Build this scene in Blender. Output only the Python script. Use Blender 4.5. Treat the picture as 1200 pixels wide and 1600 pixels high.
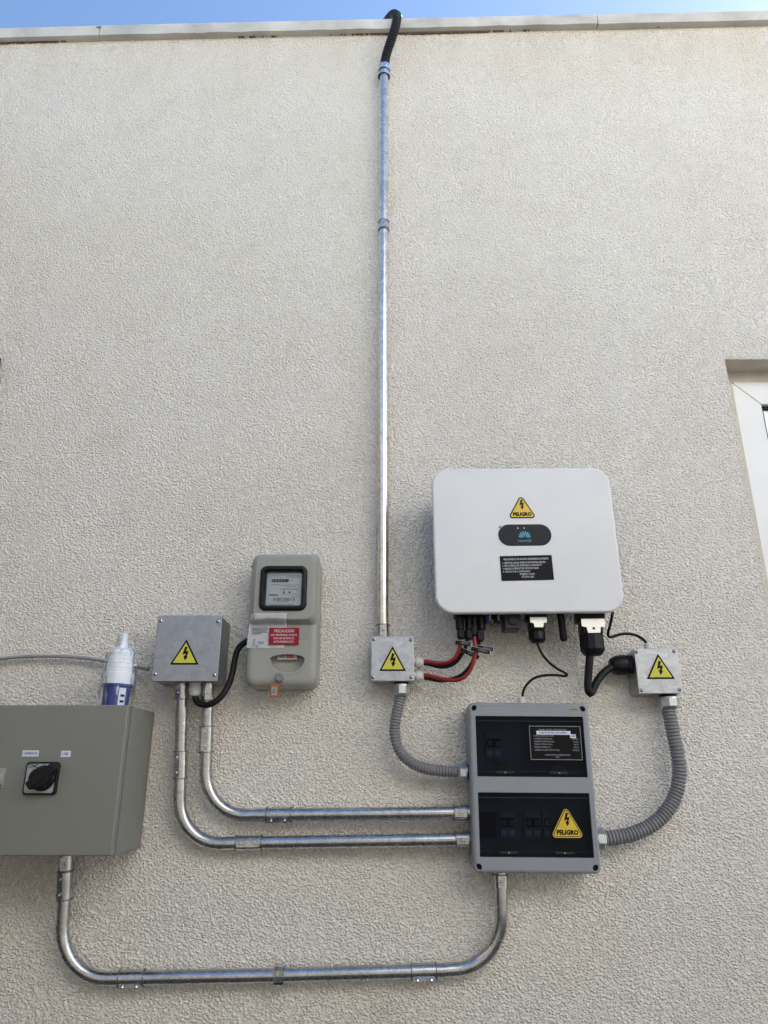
import bpy, bmesh, math, random
import numpy as np
from mathutils import Vector, Matrix

for _o in list(bpy.data.objects):
    bpy.data.objects.remove(_o, do_unlink=True)
SC = bpy.context.scene
COL = SC.collection
R = math.radians
PI = math.pi
random.seed(7)

# ---------------------------------------------------------------- camera, sky, sun, exposure
F = 1150.0                       # focal length in pixels of the 1200x1600 photograph
PITCH = R(20.0)
CAM = Vector((0.0, -2.175, 1.5))
cd = bpy.data.cameras.new('camera')
cam = bpy.data.objects.new('camera', cd)
COL.objects.link(cam)
cam.location = CAM
cam.rotation_euler = (R(90) + PITCH, 0, 0)
cd.sensor_fit = 'VERTICAL'
cd.sensor_height = 36.0
cd.lens = 36.0 * F / 1600.0
cd.clip_start = 0.05
cd.clip_end = 2000
SC.camera = cam

SUN_EL, SUN_AZ = 30.0, 57.0      # sun stands behind the house (+Y), to the right (+X)
world = bpy.data.worlds.new('World')
SC.world = world
world.use_nodes = True
wn = world.node_tree
wn.nodes.clear()
sky = wn.nodes.new('ShaderNodeTexSky')
sky.sky_type = 'NISHITA'
sky.sun_disc = False
sky.sun_elevation = R(SUN_EL)
sky.sun_rotation = R(SUN_AZ)
sky.altitude = 100
sky.air_density = 1.0
sky.dust_density = 0.8
sky.ozone_density = 3.0
bg = wn.nodes.new('ShaderNodeBackground')
bg.inputs['Strength'].default_value = 0.054
wo = wn.nodes.new('ShaderNodeOutputWorld')
wn.links.new(sky.outputs[0], bg.inputs[0])
wn.links.new(bg.outputs[0], wo.inputs[0])

sd = bpy.data.lights.new('sun', 'SUN')
sd.energy = 5.0
sd.angle = R(0.5)
sd.color = (1.0, 0.965, 0.92)
sun = bpy.data.objects.new('sun', sd)
COL.objects.link(sun)
sdir = Vector((math.sin(R(SUN_AZ)) * math.cos(R(SUN_EL)), math.cos(R(SUN_AZ)) * math.cos(R(SUN_EL)), math.sin(R(SUN_EL))))
sun.rotation_euler = sdir.to_track_quat('Z', 'Y').to_euler()
sun.location = (3, 5, 9)

vs = SC.view_settings
vs.view_transform = 'Standard'
vs.look = 'None'
vs.exposure = 2.63
vs.gamma = 1.0
vs.use_curve_mapping = False
SC.render.engine = 'CYCLES'
SC.cycles.use_denoising = True
SC.cycles.denoising_prefilter = 'NONE'
SC.cycles.denoising_input_passes = 'RGB_ALBEDO_NORMAL'
SC.cycles.max_bounces = 6
SC.cycles.diffuse_bounces = 3
SC.cycles.glossy_bounces = 3
SC.cycles.transparent_max_bounces = 12

# ---------------------------------------------------------------- helpers: pixels to points
_cp, _sp = math.cos(PITCH), math.sin(PITCH)


def at(px, py, d=0.0):
    """point at distance d in front of the wall plane (y = 0) on the sight line of a photo pixel"""
    a, b = (px - 600.0) / F, (800.0 - py) / F
    ray = Vector((a, _cp - b * _sp, _sp + b * _cp))
    t = (-d - CAM.y) / ray.y
    return CAM + ray * t


# ---------------------------------------------------------------- helpers: materials
def new_mat(name):
    m = bpy.data.materials.new(name)
    m.use_nodes = True
    nt = m.node_tree
    return m, nt, nt.nodes['Principled BSDF'], nt.nodes['Material Output']


def node(nt, typ, **kw):
    n = nt.nodes.new(typ)
    for k, v in kw.items():
        if k in n.inputs:
            n.inputs[k].default_value = v
        else:
            setattr(n, k, v)
    return n


def noise(nt, scale, detail=3.0, rough=0.55, dist=0.0, vec=None):
    n = node(nt, 'ShaderNodeTexNoise')
    n.inputs['Scale'].default_value = scale
    n.inputs['Detail'].default_value = detail
    n.inputs['Roughness'].default_value = rough
    n.inputs['Distortion'].default_value = dist
    if vec is not None:
        nt.links.new(vec, n.inputs['Vector'])
    return n


def ramp(nt, src, stops):
    r = node(nt, 'ShaderNodeValToRGB')
    el = r.color_ramp.elements
    while len(el) < len(stops):
        el.new(0.5)
    for e, (p, c) in zip(el, stops):
        e.position = p
        e.color = c if len(c) == 4 else (*c, 1)
    nt.links.new(src, r.inputs[0])
    return r


def mrange(nt, src, a, b, c, d):
    n = node(nt, 'ShaderNodeMapRange')
    for k, v in zip(('From Min', 'From Max', 'To Min', 'To Max'), (a, b, c, d)):
        n.inputs[k].default_value = v
    nt.links.new(src, n.inputs['Value'])
    return n


def mat(name, col, rough=0.5, metal=0.0, var=0.06, vscale=14.0, bump=0.0, bscale=300.0, rvar=0.08, spec=0.5):
    """plain surface with a little uneven tone, uneven gloss and fine relief"""
    m, nt, b, out = new_mat(name)
    tc = node(nt, 'ShaderNodeTexCoord')
    n1 = noise(nt, vscale, 5, 0.6, 0.3, tc.outputs['Object'])
    lo = tuple(max(0, c * (1 - var)) for c in col)
    hi = tuple(min(1, c * (1 + var)) for c in col)
    cr = ramp(nt, n1.outputs[0], [(0.3, lo), (0.7, hi)])
    nt.links.new(cr.outputs[0], b.inputs['Base Color'])
    n2 = noise(nt, vscale * 3, 4, 0.6, 0, tc.outputs['Object'])
    rr = mrange(nt, n2.outputs[0], 0.3, 0.7, max(0.02, rough - rvar), min(1, rough + rvar))
    nt.links.new(rr.outputs[0], b.inputs['Roughness'])
    b.inputs['Metallic'].default_value = metal
    b.inputs['Specular IOR Level'].default_value = spec
    if bump:
        n3 = noise(nt, bscale, 3, 0.6, 0, tc.outputs['Object'])
        bp = node(nt, 'ShaderNodeBump')
        bp.inputs['Strength'].default_value = 1.0
        bp.inputs['Distance'].default_value = bump
        nt.links.new(n3.outputs[0], bp.inputs['Height'])
        nt.links.new(bp.outputs[0], b.inputs['Normal'])
    return m


GRAIN = 144.0


def stucco(name, col, disp=0.0042, displaced=True, stains=()):
    m, nt, b, out = new_mat(name)
    tc = node(nt, 'ShaderNodeTexCoord')
    P = tc.outputs['Object']
    mp = node(nt, 'ShaderNodeMapping')
    mp.inputs['Rotation'].default_value = (0, R(40), 0)
    mp.inputs['Scale'].default_value = (0.92, 1, 1.12)
    nt.links.new(P, mp.inputs[0])
    V = mp.outputs[0]
    wob = noise(nt, GRAIN * 0.58, 1, 0.5, 0, V)
    ad = node(nt, 'ShaderNodeVectorMath', operation='MULTIPLY_ADD')
    nt.links.new(wob.outputs['Color'], ad.inputs[0])
    ad.inputs[1].default_value = (0.009,) * 3
    nt.links.new(V, ad.inputs[2])
    vo = node(nt, 'ShaderNodeTexVoronoi', feature='F1')
    vo.inputs['Scale'].default_value = GRAIN
    nt.links.new(ad.outputs[0], vo.inputs['Vector'])
    h0 = mrange(nt, vo.outputs['Distance'], 0.05, 0.75, 1.0, 0.0)
    h0.interpolation_type = 'SMOOTHSTEP'
    tr = noise(nt, 9, 1, 0.5, 0, P)                      # trowel work: relief is fuller in some patches
    tw = mrange(nt, tr.outputs[0], 0.3, 0.7, 0.9, 1.1)
    h = node(nt, 'ShaderNodeMath', operation='MULTIPLY')
    nt.links.new(h0.outputs[0], h.inputs[0])
    nt.links.new(tw.outputs[0], h.inputs[1])
    # colour: faint large patches
    big = noise(nt, 1.7, 4, 0.62, 0.5, P)
    lo = tuple(c * f for c, f in zip(col, (0.95, 0.935, 0.91)))
    cr = ramp(nt, big.outputs[0], [(0.33, lo), (0.66, col)])
    last = cr.outputs[0]
    for (p, rad, sc, amt) in stains:
        vm = node(nt, 'ShaderNodeVectorMath', operation='DISTANCE')
        wob = noise(nt, 14, 4, 0.7, 0, P)
        ad = node(nt, 'ShaderNodeVectorMath', operation='MULTIPLY_ADD')
        nt.links.new(wob.outputs['Color'], ad.inputs[0])
        ad.inputs[1].default_value = (rad * 1.6,) * 3
        nt.links.new(P, ad.inputs[2])
        nt.links.new(ad.outputs[0], vm.inputs[0])
        vm.inputs[1].default_value = Vector(p) + Vector((rad * 0.8,) * 3)
        fo = mrange(nt, vm.outputs['Value'], 0, rad, amt, 0)
        mx = node(nt, 'ShaderNodeMix', data_type='RGBA')
        nt.links.new(fo.outputs[0], mx.inputs['Factor'])
        nt.links.new(last, mx.inputs['A'])
        mx.inputs['B'].default_value = (*sc, 1)
        last = mx.outputs['Result']
    if displaced:                                        # rain-washed dust runs below the coping
        sx = node(nt, 'ShaderNodeSeparateXYZ')
        nt.links.new(P, sx.inputs[0])
        mp2 = node(nt, 'ShaderNodeMapping')
        mp2.inputs['Scale'].default_value = (9, 1, 0.9)
        nt.links.new(P, mp2.inputs[0])
        n5 = noise(nt, 1.0, 3, 0.6, 0, mp2.outputs[0])
        zz = mrange(nt, sx.outputs['Z'], 4.0, 4.5, 0, 1.0)
        nn = mrange(nt, n5.outputs[0], 0.35, 0.7, 0.1, 0.75)
        mm = node(nt, 'ShaderNodeMath', operation='MULTIPLY')
        nt.links.new(zz.outputs[0], mm.inputs[0])
        nt.links.new(nn.outputs[0], mm.inputs[1])
        mx = node(nt, 'ShaderNodeMix', data_type='RGBA')
        nt.links.new(mm.outputs[0], mx.inputs['Factor'])
        nt.links.new(last, mx.inputs['A'])
        mx.inputs['B'].default_value = (0.60, 0.50, 0.38, 1)
        last = mx.outputs['Result']
    nt.links.new(last, b.inputs['Base Color'])
    b.inputs['Roughness'].default_value = 0.88
    b.inputs['Specular IOR Level'].default_value = 0.25
    dn = node(nt, 'ShaderNodeDisplacement')
    dn.inputs['Midlevel'].default_value = 0.6
    dn.inputs['Scale'].default_value = disp
    nt.links.new(h.outputs[0], dn.inputs['Height'])
    nt.links.new(dn.outputs[0], out.inputs['Displacement'])
    m.displacement_method = 'BOTH' if displaced else 'BUMP'
    return m


def galvanised(name, col=(0.60, 0.592, 0.575), rough=0.25, lump=0.00012, blotch=0.32):
    m, nt, b, out = new_mat(name)
    tc = node(nt, 'ShaderNodeTexCoord')
    P = tc.outputs['Object']
    n1 = noise(nt, 26, 6, 0.7, 1.2, P)
    cr = ramp(nt, n1.outputs[0], [(0.32, tuple(c * (1 - blotch) for c in col)), (0.62, col)])
    nt.links.new(cr.outputs[0], b.inputs['Base Color'])
    b.inputs['Metallic'].default_value = 1.0
    n2 = noise(nt, 60, 5, 0.7, 0.5, P)
    rr = mrange(nt, n2.outputs[0], 0.35, 0.68, rough * 0.85, rough * 1.25)
    nt.links.new(rr.outputs[0], b.inputs['Roughness'])
    n3 = noise(nt, 48, 2, 0.5, 0.6, P)
    n4 = noise(nt, 7, 2, 0.5, 0, P)
    mk = mrange(nt, n4.outputs[0], 0.5, 0.66, 0.05, 1.0)
    mu = node(nt, 'ShaderNodeMath', operation='MULTIPLY')
    nt.links.new(n3.outputs[0], mu.inputs[0])
    nt.links.new(mk.outputs[0], mu.inputs[1])
    bp = node(nt, 'ShaderNodeBump')
    bp.inputs['Distance'].default_value = lump
    nt.links.new(mu.outputs[0], bp.inputs['Height'])
    nt.links.new(bp.outputs[0], b.inputs['Normal'])
    return m


def sheet(name, tint, gloss=0.06, rough=0.05, film=False):
    """thin clear or smoked sheet: tinted transparency under a fresnel gloss"""
    m, nt, b, out = new_mat(name)
    nt.nodes.remove(b)
    tr = node(nt, 'ShaderNodeBsdfTransparent')
    tr.inputs[0].default_value = (*tint, 1)
    gl = node(nt, 'ShaderNodeBsdfGlossy')
    gl.inputs['Color'].default_value = (0.95, 0.97, 1, 1)
    gl.inputs['Roughness'].default_value = rough
    fr = node(nt, 'ShaderNodeFresnel')
    fr.inputs['IOR'].default_value = 1.4
    ad = node(nt, 'ShaderNodeMath', operation='ADD')
    nt.links.new(fr.outputs[0], ad.inputs[0])
    ad.inputs[1].default_value = gloss - 0.04
    mx = node(nt, 'ShaderNodeMixShader')
    if film:
        ml = node(nt, 'ShaderNodeMath', operation='MULTIPLY')
        nt.links.new(ad.outputs[0], ml.inputs[0])
        ml.inputs[1].default_value = 0.5
        ad = ml
    nt.links.new(ad.outputs[0], mx.inputs[0])
    nt.links.new(tr.outputs[0], mx.inputs[1])
    nt.links.new(gl.outputs[0], mx.inputs[2])
    if film:
        tc = node(nt, 'ShaderNodeTexCoord')
        n = noise(nt, 60, 4, 0.65, 1.0, tc.outputs['Object'])
        bp = node(nt, 'ShaderNodeBump')
        bp.inputs['Distance'].default_value = 0.0012
        nt.links.new(n.outputs[0], bp.inputs['Height'])
        nt.links.new(bp.outputs[0], gl.inputs['Normal'])
    nt.links.new(mx.outputs[0], out.inputs['Surface'])
    return m


WALL_COL = (0.755, 0.712, 0.643)
_st = at(165, 690)
_st2 = at(150, 705)
_st3 = at(600, 1585)
M = {
    'stucco': stucco('stucco', WALL_COL, stains=(((_st.x, 0, _st.z), 0.09, (0.57, 0.50, 0.40), 0.4),
                                                 ((_st3.x, 0, _st3.z), 0.05, (0.5, 0.42, 0.33), 0.35))),
    'stucco_far': stucco('stucco_far', WALL_COL, displaced=False),
    'coping': mat('coping', (0.53, 0.505, 0.455), 0.7, var=0.24, vscale=6, bump=0.0008, bscale=60),
    'reveal': mat('reveal', (0.60, 0.55, 0.46), 0.85, var=0.12, vscale=9, bump=0.0006, bscale=120),
    'joint': mat('joint', (0.16, 0.12, 0.09), 0.9, var=0.4, vscale=30),
    'ground': mat('ground', (0.11, 0.105, 0.10), 0.9, var=0.15, vscale=2, bump=0.002, bscale=90),
    'roof': mat('roof', (0.3, 0.29, 0.28), 0.9),
    'sun_bounce': mat('sun_bounce_wall', (0.80, 0.78, 0.73), 0.85, var=0.06, vscale=2),  # pale finish of the added house that bounces sunlight
    'shade_block': mat('shade_block', (0.10, 0.098, 0.09), 0.8, var=0.2, vscale=5),  # dark finish shared by the unseen light-blocking masses
    'emt': galvanised('emt'),
    'emt_skylit': galvanised('emt_skylit', (0.85, 0.78, 0.68), 0.30, 0.00022, 0.35),  # brighter, warmer zinc copy: tint stands in for a whiter sky reflection
    'emt_rough': galvanised('emt_rough', (0.60, 0.62, 0.64), 0.26, 0.0012, 0.3),
    'box_metal': galvanised('box_metal', (0.50, 0.51, 0.525), 0.46, 0.00003, 0.3),
    'box_metal_dark': galvanised('box_metal_dark', (0.40, 0.405, 0.42), 0.48, 0.00003, 0.2),
    'rim': galvanised('rim_dark', (0.26, 0.26, 0.26), 0.45, 0.00003, 0.2),
    'silver': mat('silver_plate', (0.36, 0.36, 0.37), 0.45),
    'zinc': galvanised('zinc', (0.66, 0.70, 0.72), 0.30, 0.0001, 0.15),
    'screw': galvanised('screw', (0.72, 0.72, 0.72), 0.22, 0.00005, 0.1),
    'black': mat('black_plastic', (0.006, 0.006, 0.007), 0.42, var=0.2, spec=0.28),
    'black_matt': mat('black_matt', (0.005, 0.005, 0.006), 0.6, var=0.2, spec=0.2),
    'rubber': mat('cable_rubber', (0.007, 0.007, 0.0075), 0.5, var=0.25, vscale=40, spec=0.25),
    'red_cable': mat('red_cable', (0.27, 0.012, 0.011), 0.42, var=0.12, vscale=30),
    'hose_black': mat('hose_black', (0.009, 0.008, 0.009), 0.45, var=0.2, spec=0.3),
    'hose_grey': mat('hose_grey', (0.20, 0.195, 0.20), 0.5, var=0.12, vscale=40),
    'white_paint': mat('inverter_white', (0.71, 0.705, 0.70), 0.42, var=0.035, vscale=5, bump=0.00006, bscale=900),
    'white_edge': mat('inverter_edge', (0.60, 0.61, 0.63), 0.45, var=0.03),
    'body_grey': mat('heat_sink', (0.07, 0.072, 0.075), 0.5),
    'pill': mat('display_dark', (0.008, 0.011, 0.019), 0.35, var=0.05, spec=0.2),
    'logo': mat('logo_blue', (0.06, 0.30, 0.44), 0.4, var=0.03),
    'led': mat('led_white', (0.75, 0.78, 0.75), 0.4),
    'yellow': mat('warning_yellow', (0.72, 0.49, 0.035), 0.42, var=0.05, vscale=30),
    'yellow_green': mat('warning_yellow_green', (0.62, 0.57, 0.06), 0.42, var=0.06, vscale=30),
    'print_black': mat('print_black', (0.004, 0.0035, 0.0035), 0.5, spec=0.2),
    'print_grey': mat('print_grey', (0.09, 0.09, 0.095), 0.6),
    'print_pale': mat('print_pale', (0.33, 0.34, 0.35), 0.6),
    'print_white': mat('print_white', (0.72, 0.72, 0.74), 0.5),
    'print_blue': mat('print_blue', (0.02, 0.05, 0.22), 0.5),
    'label_black': mat('label_black', (0.004, 0.004, 0.0045), 0.4, var=0.1, spec=0.15),
    'label_white': mat('label_white', (0.68, 0.71, 0.80), 0.4, var=0.03),
    'red': mat('sign_red', (0.27, 0.004, 0.012), 0.4, var=0.06, vscale=25, spec=0.3),
    'red_plain': mat('breaker_red', (0.42, 0.02, 0.02), 0.4),
    'paper': mat('paper_white', (0.88, 0.88, 0.88), 0.55, var=0.03, vscale=20),
    'db_grey': mat('panel_grey', (0.27, 0.28, 0.295), 0.42, var=0.025, vscale=9, bump=0.00005, bscale=1200),
    'db_inner': mat('panel_inner', (0.055, 0.06, 0.07), 0.5, spec=0.2),
    'breaker': mat('breaker_grey', (0.34, 0.35, 0.37), 0.45),
    'smoked': sheet('smoked_cover', (0.42, 0.46, 0.53), 0.02, 0.06),
    'clear': sheet('clear_pane', (0.86, 0.88, 0.9), 0.05, 0.03),
    'film': sheet('clear_film', (0.975, 0.98, 0.985), 0.08, 0.18, film=True),
    'glass': sheet('door_glass', (0.90, 0.93, 0.95), 0.12, 0.01),
    'beige': mat('enclosure_beige', (0.21, 0.206, 0.177), 0.45, var=0.03, vscale=8, bump=0.00008, bscale=1300),
    'meter_grey': mat('meter_grey', (0.315, 0.31, 0.27), 0.36, var=0.035, vscale=10),
    'gland_white': mat('gland_white', (0.56, 0.56, 0.53), 0.45, var=0.06),
    'plug_white': mat('plug_white', (0.82, 0.83, 0.86), 0.42, var=0.02),
    'plug_blue': mat('plug_blue', (0.010, 0.030, 0.20), 0.4, var=0.05),
    'cap_blue': mat('cap_blue', (0.02, 0.03, 0.11), 0.4),
    'nickel': galvanised('nickel_plate', (0.80, 0.79, 0.74), 0.3, 0.00003, 0.06),
    'orange': mat('seal_orange', (0.33, 0.115, 0.035), 0.4, var=0.08),
    'upvc': mat('door_upvc', (0.76, 0.76, 0.755), 0.35, var=0.03, vscale=5),
    'curtain': mat('curtain', (0.80, 0.81, 0.84), 0.9, var=0.05),
    'pale_tube': mat('pale_tube', (0.40, 0.40, 0.375), 0.3, var=0.22, vscale=40, bump=0.0006, bscale=70),
    'knob_grey': mat('knob_grey', (0.022, 0.023, 0.026), 0.4, spec=0.3),
    'lock': mat('lock_grey', (0.20, 0.21, 0.23), 0.45, 0.3),
    'fixture': mat('fixture_dark', (0.03, 0.03, 0.032), 0.5),
}


# ---------------------------------------------------------------- helpers: meshes and objects
def link(name, bm, material, parent=None, smooth=None):
    bmesh.ops.recalc_face_normals(bm, faces=bm.faces)
    me = bpy.data.meshes.new(name)
    if smooth is not None:
        for f in bm.faces:
            f.smooth = True
        for e in bm.edges:
            if len(e.link_faces) == 2:
                flat = [abs(f.normal.y) > 0.99995 or len(f.verts) > 8 for f in e.link_faces]
                if e.calc_face_angle(0) > R(smooth) or flat[0] != flat[1]:
                    e.smooth = False
    bm.to_mesh(me)
    bm.free()
    me.materials.append(material)
    o = bpy.data.objects.new(name, me)
    COL.objects.link(o)
    if parent is not None:
        o.parent = parent
    return o


def tag(o, label, cat, group=None, kind=None):
    o['label'] = label
    o['category'] = cat
    if group:
        o['group'] = group
    if kind:
        o['kind'] = kind
    return o


def thing(name, loc, rot_y=0.0, label=None, cat=None, group=None):
    e = bpy.data.objects.new(name, None)
    e.empty_display_size = 0.03
    COL.objects.link(e)
    e.location = loc
    e.rotation_euler = (0, rot_y, 0)
    if label:
        tag(e, label, cat, group)
    return e


def NB():
    return bmesh.new()


def rrect(cx, cz, w, h, r, n=5):
    r = max(1e-5, min(r, w / 2 - 1e-6, h / 2 - 1e-6))
    pts = []
    for (sx, sz, a0) in ((1, 1, 0), (-1, 1, 90), (-1, -1, 180), (1, -1, 270)):
        ox, oz = cx + sx * (w / 2 - r), cz + sz * (h / 2 - r)
        for k in range(n + 1):
            a = R(a0 + 90.0 * k / n)
            pts.append((ox + r * math.cos(a), oz + r * math.sin(a)))
    return pts


def loft(bm, rings, cap0=True, cap1=True, closed=False):
    """rings: lists of 3-D points of equal length"""
    vr = [[bm.verts.new(p) for p in ring] for ring in rings]
    n = len(vr[0])
    pairs = list(zip(vr[:-1], vr[1:]))
    if closed:
        pairs.append((vr[-1], vr[0]))
    for a, b in pairs:
        for i in range(n):
            j = (i + 1) % n
            try:
                bm.faces.new((a[i], a[j], b[j], b[i]))
            except ValueError:
                pass
    if cap0 and not closed:
        bm.faces.new(vr[0])
    if cap1 and not closed:
        bm.faces.new(vr[-1])
    return vr


def slab(bm, cx, cz, w, h, r, y0, y1, edge=0.0, n=5, steps=3, cap0=True, cap1=True):
    """upright rounded plate from depth y0 (back) to y1 (front, smaller y) with a rounded front edge"""
    rings = [[(x, y0, z) for x, z in rrect(cx, cz, w, h, r, n)]]
    if edge > 0:
        for k in range(steps + 1):
            a = (PI / 2) * k / steps
            ins = edge * (1 - math.cos(a))
            yy = y1 + edge - edge * math.sin(a)
            rings.append([(x, yy, z) for x, z in rrect(cx, cz, w - 2 * ins, h - 2 * ins, r - ins, n)])
    else:
        rings.append([(x, y1, z) for x, z in rrect(cx, cz, w, h, r, n)])
    return loft(bm, rings, cap0, cap1)


def box(bm, x0, x1, y0, y1, z0, z1, bev=0.0):
    vs_ = [bm.verts.new(p) for p in ((x0, y0, z0), (x1, y0, z0), (x1, y1, z0), (x0, y1, z0),
                                     (x0, y0, z1), (x1, y0, z1), (x1, y1, z1), (x0, y1, z1))]
    fs = [bm.faces.new([vs_[i] for i in q]) for q in ((0, 1, 5, 4), (1, 2, 6, 5), (2, 3, 7, 6), (3, 0, 4, 7), (4, 5, 6, 7), (3, 2, 1, 0))]
    if bev:
        es = set()
        for f in fs:
            es.update(f.edges)
        bmesh.ops.bevel(bm, geom=list(es), offset=bev, segments=2, affect='EDGES', profile=0.5)
    return bm


def frame_axes(d):
    d = d.normalized()
    up = Vector((0, 0, 1)) if abs(d.z) < 0.9 else Vector((0, 1, 0))
    u = d.cross(up).normalized()
    return u, d.cross(u).normalized()


def cyl(bm, p0, p1, r0, r1=None, n=16, cap=True, phase=0.0):
    p0, p1 = Vector(p0), Vector(p1)
    r1 = r0 if r1 is None else r1
    u, v = frame_axes(p1 - p0)
    rings = []
    for p, r in ((p0, r0), (p1, r1)):
        rings.append([p + (u * math.cos(phase + 2 * PI * k / n) + v * math.sin(phase + 2 * PI * k / n)) * r for k in range(n)])
    loft(bm, rings, cap, cap)


def lathe(bm, p0, axis, prof, n=20, phase=0.0, cap=True):
    """prof: (distance along axis, radius)"""
    p0 = Vector(p0)
    axis = Vector(axis).normalized()
    u, v = frame_axes(axis)
    rings = [[p0 + axis * s + (u * math.cos(phase + 2 * PI * k / n) + v * math.sin(phase + 2 * PI * k / n)) * max(r, 1e-5) for k in range(n)] for s, r in prof]
    loft(bm, rings, cap, cap)


def catmull(pts, step=0.006):
    pts = [Vector(p) for p in pts]
    P = [pts[0] * 2 - pts[1]] + pts + [pts[-1] * 2 - pts[-2]]
    out = []
    for i in range(1, len(P) - 2):
        p0, p1, p2, p3 = P[i - 1], P[i], P[i + 1], P[i + 2]
        n = max(2, int((p2 - p1).length / step))
        t0, t1 = 0.0, max(1e-5, (p1 - p0).length ** 0.5)
        t2 = t1 + max(1e-5, (p2 - p1).length ** 0.5)
        t3 = t2 + max(1e-5, (p3 - p2).length ** 0.5)
        for k in range(n):
            t = t1 + (t2 - t1) * k / n
            a1 = p0 * ((t1 - t) / (t1 - t0)) + p1 * ((t - t0) / (t1 - t0))
            a2 = p1 * ((t2 - t) / (t2 - t1)) + p2 * ((t - t1) / (t2 - t1))
            a3 = p2 * ((t3 - t) / (t3 - t2)) + p3 * ((t - t2) / (t3 - t2))
            b1 = a1 * ((t2 - t) / (t2 - t0)) + a2 * ((t - t0) / (t2 - t0))
            b2 = a2 * ((t3 - t) / (t3 - t1)) + a3 * ((t - t1) / (t3 - t1))
            out.append(b1 * ((t2 - t) / (t2 - t1)) + b2 * ((t - t1) / (t2 - t1)))
    out.append(pts[-1])
    return out


def fillet(pts, rad, seg=14):
    pts = [Vector(p) for p in pts]
    out = [pts[0]]
    for i in range(1, len(pts) - 1):
        a, b, c = pts[i - 1], pts[i], pts[i + 1]
        d1, d2 = (a - b).normalized(), (c - b).normalized()
        ang = d1.angle(d2)
        if ang > R(172) or rad <= 0:
            out.append(b)
            continue
        t = min(rad / math.tan(ang / 2), (a - b).length * 0.95, (c - b).length * 0.95)
        rr = t * math.tan(ang / 2)
        ctr = b + (d1 + d2).normalized() * (rr / math.sin(ang / 2))
        s, e = b + d1 * t - ctr, b + d2 * t - ctr
        w = s.angle(e)
        for k in range(seg + 1):
            f = k / seg
            out.append(ctr + (s * math.sin((1 - f) * w) + e * math.sin(f * w)) / math.sin(w))
    out.append(pts[-1])
    return out


def resample(path, step):
    out = [path[0]]
    acc = 0.0
    for a, b in zip(path[:-1], path[1:]):
        L = (b - a).length
        if L < 1e-9:
            continue
        t = step - acc
        while t <= L:
            out.append(a.lerp(b, t / L))
            t += step
        acc = L - (t - step)
    out.append(path[-1])
    return out


def tube(bm, path, r, n=16, rfun=None, cap=True):
    path = [Vector(p) for p in path]
    T = []
    for i in range(len(path)):
        a, b = path[max(0, i - 1)], path[min(len(path) - 1, i + 1)]
        T.append((b - a).normalized())
    u, v = frame_axes(T[0])
    rings, s = [], 0.0
    for i, p in enumerate(path):
        if i:
            s += (p - path[i - 1]).length
            u = (u - T[i] * u.dot(T[i])).normalized()
        v = T[i].cross(u)
        rr = rfun(s) if rfun else r
        rings.append([p + (u * math.cos(2 * PI * k / n) + v * math.sin(2 * PI * k / n)) * rr for k in range(n)])
    loft(bm, rings, cap, cap)


def along(path, p):
    """nearest point on a path and its direction"""
    best = None
    for a, b in zip(path[:-1], path[1:]):
        ab = b - a
        if ab.length < 1e-9:
            continue
        t = max(0, min(1, (p - a).dot(ab) / ab.length_squared))
        q = a + ab * t
        d = (q - p).length
        if best is None or d < best[0]:
            best = (d, q, ab.normalized())
    return best[1], best[2]


def holed(bm, outer, holes, y, depth=0.0):
    """flat front face (facing -Y) with openings; the openings get side walls going back by depth"""
    edges = []
    for loop in [outer] + holes:
        vv = [bm.verts.new((x, y, z)) for x, z in loop]
        for i in range(len(vv)):
            edges.append(bm.edges.new((vv[i], vv[(i + 1) % len(vv)])))
    bmesh.ops.triangle_fill(bm, use_beauty=True, use_dissolve=False, edges=edges)
    if depth:
        for loop in holes:
            loft(bm, [[(x, y, z) for x, z in loop], [(x, y + depth, z) for x, z in loop]], False, False)


def fit(c, d):
    """best upright rectangle through four photo corners TL, TR, BR, BL at distance d from the wall"""
    tl, tr, br, bl = [at(px, py, d) for px, py in c]
    ctr = (tl + tr + br + bl) / 4
    w = ((tr - tl).length + (br - bl).length) / 2
    h = ((tl - bl).length + (tr - br).length) / 2
    e = (tr - tl) + (br - bl)
    return ctr, w, h, -math.atan2(e.z, e.x)


_dg_texts = []


def text(s, parent, material, x, z, y, size, align='CENTER', sx=1.0, rot=0.0, bold=0.0, name='lettering'):
    cu = bpy.data.curves.new(name, 'FONT')
    cu.body = s
    cu.size = size
    cu.align_x = align
    cu.align_y = 'CENTER'
    cu.resolution_u = 2
    cu.offset = bold
    cu.space_line = 0.95
    tmp = bpy.data.objects.new('tmp', cu)
    me = bpy.data.meshes.new_from_object(tmp)
    me.name = name
    bpy.data.objects.remove(tmp)
    bpy.data.curves.remove(cu)
    mt = Matrix.Translation((x, y, z)) @ Matrix.Rotation(rot, 4, 'Y') @ Matrix.Rotation(PI / 2, 4, 'X') @ Matrix.Diagonal((sx, 1, 1, 1))
    me.transform(mt)
    me.materials.clear()
    me.materials.append(material)
    o = bpy.data.objects.new(name, me)
    COL.objects.link(o)
    o.parent = parent
    return o


def local(root, px, py, d):
    """photo pixel at distance d to (x, z) in a thing's own frame"""
    p = at(px, py, d) - root.location
    a = root.rotation_euler[1]
    q = Matrix.Rotation(-a, 3, 'Y') @ p
    return q.x, q.z


def poly(bm, pts, y0, y1):
    loft(bm, [[(x, y0, z) for x, z in pts], [(x, y1, z) for x, z in pts]])


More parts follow.
